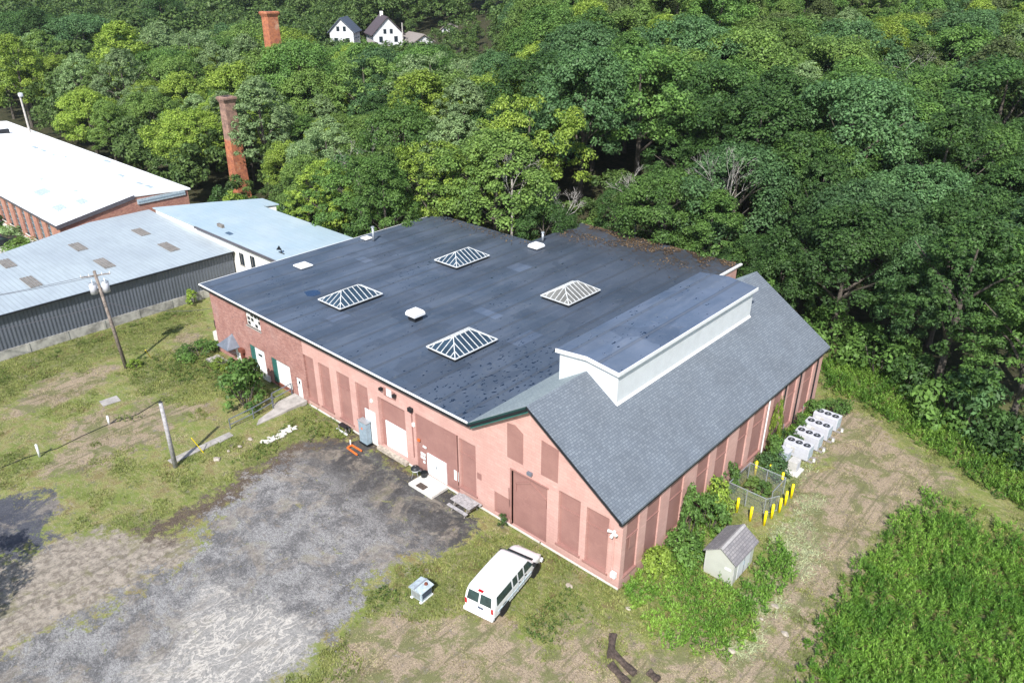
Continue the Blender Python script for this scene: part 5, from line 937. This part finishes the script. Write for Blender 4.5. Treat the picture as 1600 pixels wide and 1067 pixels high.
MARK = [('the sooty brick chimney', 362, 230), ('the far orange chimney', 420, 45), ('the white hillside houses', 605, 65), ('the pale blue roof', 400, 330), ("the dark roof's flue pipe", 584, 360), ('the dark roof notch', 838, 370),
        ("the dark roof's right end", 1150, 405), ('the far shingled gable tip', 1185, 425), ('the far eave corner', 1297, 540), ('the four condensers', 1310, 640), ("the white mill roof's edge", 120, 235), ('the street lamp pole', 30, 160),
        ("the photo's top left corner", 0, 0), ('the top edge at one sixth', 250, 10), ("the top edge's middle", 800, 5), ("the photo's top right corner", 1600, 0), ("the right edge's upper middle", 1600, 420), ('the largest dead tree', 1005, 250), ('the weed bank by the wood', 1560, 700),
        ('the top edge at three quarters', 1200, 5), ("the right hand wood's centre", 1400, 300), ("the whole wood's centre", 1000, 140), ('the bare high branches', 1455, 90), ('the grey bare tree', 800, 190), ('the grey leaning dead branches', 545, 200)]
CNT = {}
ORD = ['nearest', 'second', 'third', 'fourth', 'fifth', 'sixth', 'seventh', 'eighth', 'ninth', 'tenth', 'eleventh', 'twelfth', 'thirteenth', 'fourteenth', 'fifteenth', 'sixteenth']
def tree_label(tx, ty, colr, kind):
    d = sorted([(math.hypot(tx - a, ty - b), n, a, b) for n, a, b in MARK])[0]; dx, dy = tx - d[2], ty - d[3]
    rel = ('left of' if dx < 0 else 'right of') if abs(dx) > abs(dy) else ('above' if dy < 0 else 'below')
    return colr, KW[kind], rel, d[1], d[0]
info = []
for i, (f, r, x, y, z, h, px, py, tx, ty) in enumerate(TR):
    colr = pick(px, py, x, y, f); kind = random.choices(KN, [3, 3, 2, 2 if px < 900 else 1, 3, 2])[0]
    if colr in ('pale grey green',): kind = random.choice(['loose', 'feathery', 'feathery'])
    e = place_tree(x, y, h, kind, colr, random.uniform(0, 6.28), random.uniform(.92, 1.18)); info.append((e, tree_label(px, (py + ty) / 2, colr, kind)))
for e, (c, k, rel, mk, d) in info: CNT.setdefault((c, k, rel, mk), []).append((d, e))
for (c, k, rel, mk), L_ in CNT.items():
    L_.sort(key=lambda t: t[0])
    for j, (d, e) in enumerate(L_): tag(e, '%s %s tree %s %s %s' % (c, k, '' if len(L_) == 1 else ORD[min(j, 15)], rel, mk), 'tree', 'trees of the wood behind the buildings')
# tall trees that hide the foot of the far chimney
for i, (dpx, ff) in enumerate(((-14, 141), (16, 143), (40, 139), (-40, 142))):
    q_ = ray(420 + dpx, 68); q_ = q_ / (q_[:2] @ FW) * ff; P = CP + q_; z = float(T(P[0], P[1])); h = P[2] - z - (.6 if abs(dpx) < 20 else -.8)
    e = place_tree(P[0], P[1], h, ['broad', 'round', 'lumpy', 'tall'][i], ['olive green', 'yellow green', 'mid green', 'pale grey green'][i], i * 1.3, .85)
    tag(e, ['olive tree right in front of the far orange chimney', 'yellow green tree hugging the right foot of the far orange chimney', 'mid green tree next right of the far orange chimney', 'grey green tree next left of the far orange chimney'][i], 'tree', 'trees of the wood behind the buildings')
# far wood: hundreds more crowns reading as one mass
V = []
for (f, r, x, y, z, h, *_) in farT:
    n = int(2400 if f < 150 else 1500); P, Nn = crown_pts(h * .37, h * .40, 26, n, -.6, .30); P += np.array([x, y, z + h * .58]); V.append(leafquads(P, Nn, h / 12.4 * (.26 + .2 * RS.rand(n))))
for f in np.arange(335, 620, 8):
    for r in np.arange(-.8 * f, .8 * f, 9):
        x, y = CP[:2] + FW * (f + random.uniform(-3, 3)) + RT * (r + random.uniform(-3, 3)); h = random.uniform(11, 17); n = 130; P, Nn = crown_pts(h * .42, h * .4, 12, n, -.1, .4); P += np.array([x, y, float(T(x, y)) + h * .58]); V.append(leafquads(P, Nn, .9 + .5 * RS.rand(n)))
tag(npmesh('far_wood', np.concatenate(V), 4, leafmat('far_leaves', (.085, .15, .042), (.14, .22, .055))), 'dense mass of woodland crowns running up to the top of the view', 'woodland', kind='stuff')
# ---- dead and special trees
def deadtree(px, py, h, seed, lab, mat='deadwood', f=None, spread=.5, zt=None):
    rr = random.Random(seed)
    d = ray(px, py); dd = d / np.linalg.norm(d[:2]); t = 60.
    for _ in range(400):       # walk the line of sight to where the ground plus the tree height meets it
        P = CP + dd * t
        if P[2] <= float(T(P[0], P[1])) + (zt or h * .8) and P[1] > edge_y(P[0]) + 2: break
        t += .5
    x, y = P[0], P[1]; z = float(T(x, y)); h = min(h, max((P[2] - z) / .86, 6)); e = empty('dead_tree', (x, y, z), lab, 'dead tree'); mb = MB(); segs = []
    def br(p, dr_, ln, r, n):
        q = p + dr_ * ln; mb.tube(p, q, r, r * .7, 5)
        if n == 0 or r < .006: return
        for k in range(rr.choice([2, 3])):
            nd = (dr_ + Vector((rr.uniform(-1, 1), rr.uniform(-1, 1), rr.uniform(-.5, .7))) * spread * 1.5).normalized(); br(q, nd, ln * rr.uniform(.5, .85), r * .6, n - 1)
    mb.tube((0, 0, 0), (0, 0, h * .5), .17, .10, 7)
    for k in range(5): a = k * 1.26 + rr.uniform(-.3, .3); br(Vector((0, 0, h * rr.uniform(.32, .45))), Vector((math.cos(a) * spread, math.sin(a) * spread, .85)).normalized(), h * rr.uniform(.09, .17), .07, 5)
    mb.build('branches', mat, e, False, True)
deadtree(1002, 238, 19.5, 3, 'bleached bare dead tree rising above the dark roof, largest of the dead ones', spread=.42); deadtree(878, 285, 16, 5, 'bleached dead branches hanging by the right end of the notch'); deadtree(800, 185, 20.5, 8, 'grey bare tree at the centre of the wood'); deadtree(550, 190, 18.5, 9, 'grey leaning dead branches left of the big round maple')
deadtree(1455, 85, 20, 12, 'bare grey branches poking out high in the right hand wood'); deadtree(1140, 225, 19, 14, 'thin bare limbs right of the largest dead tree', spread=.35); deadtree(500, 290, 11, 15, 'pale bare stems of a dead tree at the foot of the wood', 'birch', spread=.3); deadtree(225, 235, 11, 18, 'thin pale trunks of a dead tree behind the white mill roof', 'birch', spread=.3); deadtree(655, 265, 10, 19, 'forked pale dead branch among shrubs behind the annex', 'birch')
# ---- shrubs
def shrub_mesh(rx, rz_, n, ls, seed):
    P, Nn = crown_pts(rx, rz_, 26, n, -.5, .3); P[:, 2] += rz_ * .55; o = npmesh('foliage', leafquads(P, Nn, ls * (.6 + .7 * RS.rand(n))), 4, LEAF['mid green']); m_ = o.data; bpy.data.objects.remove(o); return m_
SH = [shrub_mesh(1.0, 1.0, 1500, .085, 1), shrub_mesh(1.15, .8, 1500, .09, 2), shrub_mesh(.8, 1.25, 1300, .085, 3)]
mb = MB(); rr = random.Random(77)
for k in range(6): a = k * 1.05; mb.tube((.05 * math.cos(a), .05 * math.sin(a), -.1), (.5 * math.cos(a), .5 * math.sin(a), .9), .035, .012, 5)
so_ = mb.build('stems', 'bark'); STEM = so_.data; bpy.data.objects.remove(so_)
def shrub(x, y, sx, sz, colr, lab, k=0, name='shrub', grp=None, z=0):
    e = empty(name, (x, y, z), lab, 'shrub', grp, random.uniform(0, 6.28)); e.scale = (sx, sx, sz)
    c = bpy.data.objects.new('foliage', SH[k]); col.objects.link(c); c.parent = e; c.material_slots[0].link = 'OBJECT'; c.material_slots[0].material = LEAF[colr]
    t = bpy.data.objects.new('stems', STEM); col.objects.link(t); t.parent = e
shrub(-34.9, -3.6, 2.1, 2.2, 'mid green', 'bushy green sapling beside the ramp handrail', 2, 'sapling'); shrub(-36.6, -3.0, 1.4, 1.7, 'mid green', 'lower bush behind the sapling near the dock door', 0)
shrub(-46.2, -1.8, 1.5, .9, 'mid green', 'spreading shrub at the left foot of the brick wall', 1); shrub(-42.5, -1.6, .8, .6, 'yellow green', 'low weedy shrub under the door canopy', 1); shrub(-38.8, -1.4, .7, .5, 'mid green', 'small weedy bush at the foot of the green jambed dock', 0)
p = G(900 / 3.138, 260 + 670 / 3.138); shrub(-58.0, 3.6, .8, .9, 'yellow green', 'bright green shrub against the concrete base of the warehouse', 2)
p = G(205, 572); shrub(p[0] + .5, p[1] + .2, .6, .5, 'yellow green', 'yellow flowering weed at the foot of the utility pole', 0)
p = G(15, 350); shrub(-97, -2.3, 1.6, 1.2, 'pale grey green', 'clipped pale shrub on the lawn before the arched windows', 1); shrub(-89.5, -2.2, 2.2, 1.2, 'olive green', 'long low shrub at the lawn corner by the warehouse roof', 1); shrub(-104, -1.9, 1.5, 1.2, 'dark green', 'dark shrub at the far left of the mill plinth', 0)
wallS = [(1.0, 2.6, 1.0, 1.25, 'yellow green'), (1.2, 5.0, 1.1, 1.3, 'mid green'), (.7, 6.7, .9, 2.1, 'mid green'), (1.3, 8.4, 1.2, 1.6, 'mid green'), (.7, 9.9, .95, 2.1, 'yellow green'), (.5, 10.6, .7, 1.3, 'mid green'), (.2, 13.0, .75, 1.4, 'mid green'), (1.5, 16.9, 1.0, 1.1, 'bluish green'), (1.0, 18.2, .9, 1.2, 'mid green'), (.5, 19.1, .45, 2.9, 'yellow green'), (.9, 21.0, .8, .9, 'dark green'), (.7, 23.6, .7, .8, 'mid green'), (.9, 26.5, 1.0, 1.0, 'mid green'), (1.6, 28.2, 1.1, .9, 'mid green'), (1.5, 13.9, .7, .6, 'olive green'), (2.2, 14.2, .6, .6, 'mid green')]
wl_ = ['second bay', 'third bay', 'pier after the third bay', 'fourth bay', 'pier after the fourth bay', 'near side of the cage', 'wall side of the cage', 'far side of the cage', 'strip before the white downspout', 'black downspout nearest the white one', 'first condenser', 'second condenser', 'last condenser', 'far corner of the wall', 'inside of the cage, left', 'inside of the cage, right']
for i, (x, y, a, b, c) in enumerate(wallS): shrub(x, y, a, b, c, '%s %s shrub against the side wall by the %s' % ('tall' if b > 1.5 else 'low', c, wl_[i]) if i < 14 else '%s shrub growing %s' % (c, wl_[i]), i % 3, grp='shrubs along the side wall')
shrub(-8.9, -.35, .35, .5, 'dark green', 'small dark weed against the small bricked vent', 2); shrub(-22, -.4, .28, .3, 'mid green', 'tiny weed growing at the wall foot', 2) if False else None
# understory at the foot of the wood
us = 0
for i in range(46):
    x = -88 + i * 2.35 + random.uniform(-.8, .8); y = float(edge_y(x)) + random.uniform(-1.6, .6)
    if -46 < x < -33: y = max(y, 30.2)
    if -33 < x < -12: y = max(y, 39.2)
    if -95 < x < -87: continue
    px, py = PX((x, y, 1.5))
    if px > 1700: continue
    s = random.uniform(1.5, 2.6); lb = tree_label(px, py, random.choice(['mid green', 'yellow green', 'dark green', 'bluish green'] if px < 900 else ['mid green', 'dark green', 'mid green', 'bluish green']), 'round')
    shrub(x, y, s, s * random.uniform(.9, 1.5), lb[0], '%s wood edge bush, %s from left, %s %s' % (lb[0], str(us + 1) + ('st' if us % 10 == 0 and us != 10 else 'nd' if us % 10 == 1 and us != 11 else 'rd' if us % 10 == 2 and us != 12 else 'th'), lb[2], lb[3]), us % 3, 'bush', 'bushes along the wood edge', float(T(x, y))); us += 1
# ---- weeds: upright leafy stalks
def plants(x, y, h, nl, ll, lw, lean=.25):
    k = len(x); z = T(x, y); ld = RS.normal(size=(k, 2)) * lean
    t = np.tile(np.linspace(.12, 1, nl), k); ids = np.repeat(np.arange(k), nl); th = RS.rand(k * nl) * 6.2832; H = h[ids]
    base = np.stack([x[ids] + ld[ids, 0] * H * t ** 1.5, y[ids] + ld[ids, 1] * H * t ** 1.5, z[ids] + H * t * (1 - .1 * t)], 1)
    el = .28 + .68 * t + RS.normal(size=k * nl) * .2; d = np.stack([np.cos(th) * np.cos(el), np.sin(th) * np.cos(el), np.sin(el)], 1); s = np.stack([-np.sin(th), np.cos(th), np.zeros(k * nl)], 1)
    L_ = (ll * (1.15 - .55 * t) * (.7 + .6 * RS.rand(k * nl)))[:, None]; W_ = L_ * lw
    return np.stack([base, base + d * L_ * .5 + s * W_, base + d * L_, base + d * L_ * .5 - s * W_], 1).reshape(-1, 3)
def scatter(polys, dens):
    out = []
    for P in polys:
        P = np.array(P)[:, :2]; a, b = P.min(0), P.max(0); n = int((b - a).prod() * dens); q = a + RS.rand(n, 2) * (b - a); out.append(q[inpoly(q[:, 0], q[:, 1], [tuple(p) for p in P])])
    return np.concatenate(out)
meadow = gp((1268, 1045), (1300, 975), (1330, 935), (1360, 885), (1395, 862), (1440, 812), (1480, 808), (1530, 845), (1580, 850), (1700, 890), (1760, 1300), (1200, 1300))
q = scatter([meadow], 12); q += RS.normal(size=q.shape) * .3; hn = fbm(q[:, 0], q[:, 1], 2.6, 8, 3); hn = np.clip(hn * .55 + .6 * (fbm(q[:, 0], q[:, 1], .9, 88, 2) - .25), .05, 1); keep = hn > .14; q = q[keep]; hn = hn[keep]
wide = gp((1235, 1060), (1275, 965), (1310, 915), (1345, 860), (1390, 835), (1440, 790), (1500, 785), (1560, 815), (1620, 830), (1700, 860), (1760, 1300), (1150, 1300))
q2 = scatter([wide], 2.6); h2 = .12 + .3 * RS.rand(len(q2)) * fbm(q2[:, 0], q2[:, 1], 1.5, 70, 2) * 2; q = np.concatenate([q, q2]); hn = np.concatenate([hn, h2])
qs = scatter([meadow], .9); tag(npmesh('dry_stalks', plants(qs[:, 0], qs[:, 1], .9 + .9 * RS.rand(len(qs)), 9, .20, .10, .3), 4, leafmat('dead_stalk_leaves', (.30, .26, .08), (.36, .25, .12), .3, .5)), 'yellowing and dead stalks standing among the tall weeds', 'weeds', kind='stuff')
tag(npmesh('tall_weeds', plants(q[:, 0], q[:, 1], (.25 + 1.75 * hn) * (.75 + .5 * RS.rand(len(q))), 26, .29, .12, .2), 4, leafmat('weed_leaves', (.115, .25, .036), (.235, .40, .065), .45, .5)), 'dense stand of tall bright green weeds filling the bottom right corner', 'weeds', kind='stuff')
band = gp((1280, 570), (1310, 560), (1360, 570), (1450, 622), (1520, 680), (1600, 728), (1680, 790), (1680, 840), (1600, 800), (1540, 765), (1470, 712), (1400, 668), (1340, 628), (1290, 610))
q = scatter([band], 13); q += RS.normal(size=q.shape) * .3; hn = fbm(q[:, 0], q[:, 1], 3., 18, 3)
tag(npmesh('weed_bank', plants(q[:, 0], q[:, 1], .3 + 1.0 * hn, 18, .28, .16), 4, leafmat('bank_leaves', (.085, .185, .028), (.17, .29, .045), .35, .5)), 'bank of bright weeds between the worn ground and the wood', 'weeds', kind='stuff')
side = [gp((972, 915), (1005, 850), (1080, 780), (1130, 745), (1150, 760), (1120, 800), (1105, 850), (1095, 905), (1150, 918), (1180, 905), (1195, 860), (1225, 850), (1240, 880), (1235, 910), (1185, 960), (1175, 1000), (1130, 1025), (1050, 1020), (1000, 970)), gp((1215, 660), (1262, 612), (1272, 640), (1255, 680), (1200, 730)), gp((1150, 790), (1175, 760), (1215, 745), (1225, 770), (1190, 800)), gp((1165, 740), (1210, 690), (1225, 700), (1200, 745)), gp((1380, 825), (1420, 790), (1440, 800), (1405, 845)), gp((1440, 765), (1470, 775), (1450, 800))]
q = scatter(side, 19); q += RS.normal(size=q.shape) * .2; q = q[~((q[:, 0] > 2.7) & (q[:, 0] < 5.0) & (q[:, 1] > 4.6) & (q[:, 1] < 7.5))]; q = q[(q[:, 0] > .15)]; q = q[~((q[:, 0] > .3) & (q[:, 0] < 4.3) & (q[:, 1] > 10.4) & (q[:, 1] < 16.4))]; q = q[~((q[:, 0] > .9) & (q[:, 0] < 3.4) & (q[:, 1] > 17.4))]; hn = fbm(q[:, 0], q[:, 1], 2., 28, 3); keep = hn > .25; q = q[keep]; hn = hn[keep]
tag(npmesh('side_weeds', plants(q[:, 0], q[:, 1], .2 + .75 * hn, 15, .24, .15, .4), 4, leafmat('side_leaves', (.10, .21, .030), (.19, .31, .05), .35, .55)), 'bright green weeds round the garden shed and along the side wall', 'weeds', kind='stuff')
low = [gp((470, 640), (490, 628), (560, 672), (545, 688), (500, 688), (450, 700), (400, 722), (360, 725), (420, 685)), gp((215, 560), (300, 545), (350, 590), (300, 600), (200, 590)), gp((-40, 590), (0, 572), (140, 530), (300, 478), (300, 490), (120, 545), (0, 600)), gp((180, 655), (235, 640), (250, 650), (190, 665)), gp((320, 470 + 80), (350, 550), (380, 590), (360, 600), (310, 590)), gp((0, 1080), (-60, 1100), (-80, 1060)), gp((560, 945), (600, 915), (640, 935), (600, 960)), gp((800, 940), (900, 920), (920, 980), (850, 1010), (790, 970))]
q = scatter(low, 9); hn = fbm(q[:, 0], q[:, 1], 1.6, 38, 3); keep = hn > .42; q = q[keep]; hn = hn[keep]; q = q[~((q[:, 1] > -.1) & (q[:, 0] > -46.5))]
tag(npmesh('low_weeds', plants(q[:, 0], q[:, 1], .1 + .35 * hn, 10, .16, .2, .5), 4, leafmat('low_leaves', (.09, .155, .034), (.18, .235, .055), .3, .5)), 'patches of low leafy weeds in the yard', 'weeds', kind='stuff')
# mown grass and straw
yard = [gp((-60, 560), (310, 470), (345, 560), (480, 640), (700, 780), (960, 920), (1100, 1060), (1100, 1200), (300, 1250), (-300, 1150)), gp((960, 920), (1280, 600), (1340, 600), (1700, 820), (1700, 900), (1400, 860), (1250, 1100), (1000, 1100))]
q = scatter(yard, 60); A_ = mask(q[:, 0], q[:, 1], 'asphalt'); G_ = mask(q[:, 0], q[:, 1], 'green'); D_ = np.maximum(mask(q[:, 0], q[:, 1], 'dirt'), mask(q[:, 0], q[:, 1], 'pale')); S_ = mask(q[:, 0], q[:, 1], 'straw'); nn = fbm(q[:, 0], q[:, 1], 2.4, 48, 4)
POSTS = [(b_[0][0], b_[0][1]) for b_ in BL] + [tuple(G(62.5, 714)[:2]), tuple(G(171, 663)[:2]), (pb[0], pb[1])]; nearp = np.zeros(len(q), bool)
for a_, b_ in POSTS: nearp |= (q[:, 0] - a_) ** 2 + (q[:, 1] - b_ + .15) ** 2 < .2
inb = nearp | (q[:, 0] > -46.4) & (q[:, 0] < .1) & (q[:, 1] > -.15); B_ = mask(q[:, 0], q[:, 1], 'brown'); k0 = (A_ < .25) & (D_ < .4) & (B_ < .45) & ~inb
def tufts(q, n, hh, col_a, col_b, nm, lab, flat):
    k = len(q); ids = np.repeat(np.arange(k), n); th = RS.rand(k * n) * 6.2832; b = np.stack([q[ids, 0] + RS.normal(size=k * n) * .07, q[ids, 1] + RS.normal(size=k * n) * .07, np.full(k * n, -.04)], 1)
    H = hh * (.5 + RS.rand(k * n)); d = np.stack([np.cos(th) * flat, np.sin(th) * flat, np.ones(k * n)], 1); d = unit(d); s = np.stack([-np.sin(th), np.cos(th), np.zeros(k * n)], 1) * (.022 + .02 * RS.rand(k * n))[:, None]
    V = np.stack([b - s, b + s, b + d * H[:, None]], 1).reshape(-1, 3); tag(npmesh(nm, V, 3, leafmat(nm + '_blades', col_a, col_b, .3, .5)), lab, 'grass', kind='stuff')
kg = k0 & (nn + .35 * G_ - .25 * S_ > .50); tufts(q[kg], 4, .17, (.135, .17, .042), (.26, .275, .085), 'short_grass', 'short green grass tufts over the yard', 1.0)
kd = k0 & ~kg & (RS.rand(len(q)) < .8); tufts(q[kd], 3, .15, (.27, .235, .12), (.42, .37, .22), 'dry_grass', 'dry straw coloured grass over the yard', 2.2)
cut = [gp((1195, 830), (1250, 800), (1290, 850), (1260, 910), (1215, 870)), gp((1160, 900), (1200, 885), (1230, 920), (1235, 960), (1200, 980), (1160, 940)), gp((1130, 1000), (1190, 985), (1200, 1010), (1140, 1040)), gp((1230, 700), (1275, 690), (1265, 740), (1225, 770)), gp((1240, 780), (1280, 770), (1290, 800), (1250, 800))]
q = scatter(cut, 40); q += RS.normal(size=q.shape) * .25; q = q[~((q[:, 0] < 5.0) & (q[:, 1] > 4.6) & (q[:, 1] < 7.5))]; q = q[~((q[:, 0] < 4.2) & (q[:, 1] > 10.4) & (q[:, 1] < 16.4))]; tufts(q, 5, .3, (.30, .34, .18), (.42, .45, .28), 'cut_stalks', 'pale heaps of cut stalks strewn beside shed and cage', 3.0)
# leaf litter and twigs on the rear of the flat roof
n = 5200; xx = -31 + RS.rand(n) * 18.5; yy = 37.2 - np.abs(RS.normal(size=n)) * 2.4; k = (fbm(xx, yy, 2.2, 60, 3) > .47) & (yy < 37.25) & (yy > 26); xx, yy = xx[k], yy[k]
xx = np.concatenate([xx, -44.5 + RS.rand(260) * 13]); yy = np.concatenate([yy, 28.4 - np.abs(RS.normal(size=260)) * .8]); C_ = np.stack([xx, yy, np.full(len(xx), ZR + .05) + RS.rand(len(xx)) * .05], 1)
V = leafquads(C_, unit(np.array([0, 0, 1.]) + RS.normal(size=C_.shape) * .4), .05 + .08 * RS.rand(len(xx)), .5)
tag(npmesh('leaf_litter', V, 4, leafmat('litter', (.06, .04, .025), (.17, .115, .065), .05, .6)), 'brown dead leaves and twigs drifted on the rear of the dark roof', 'leaf litter', kind='stuff')
# the tree just outside the left of the view whose shade reaches into the yard
for x, y, h, lab in ((-25.5, -33.5, 11.5, 'tree outside the left of the frame shading the dirt'), (-35.0, -31.5, 10.0, 'tree outside the left of the frame shading the dark paving')):
    e = place_tree(x, y, h, 'loose', 'mid green', 1.0, 1.0); tag(e, lab, 'tree')
# ---------------------------------------------------------------- air
if True:
    hz = MB().box(-1000, 500, -200, 1000, -1.2, 70).build('haze', 'dark'); hz.data.materials.clear(); hm = bpy.data.materials.new('haze_air'); hm.use_nodes = True; ht = hm.node_tree; ht.nodes.clear()
    ho = ht.nodes.new('ShaderNodeOutputMaterial'); hv = ht.nodes.new('ShaderNodeVolumePrincipled'); hv.inputs['Density'].default_value = .0001; hv.inputs['Color'].default_value = (.85, .92, 1, 1); hv.inputs['Anisotropy'].default_value = .2
    ht.links.new(hv.outputs[0], ho.inputs['Volume']); hz.data.materials.append(hm); tag(hz, kind='stuff')
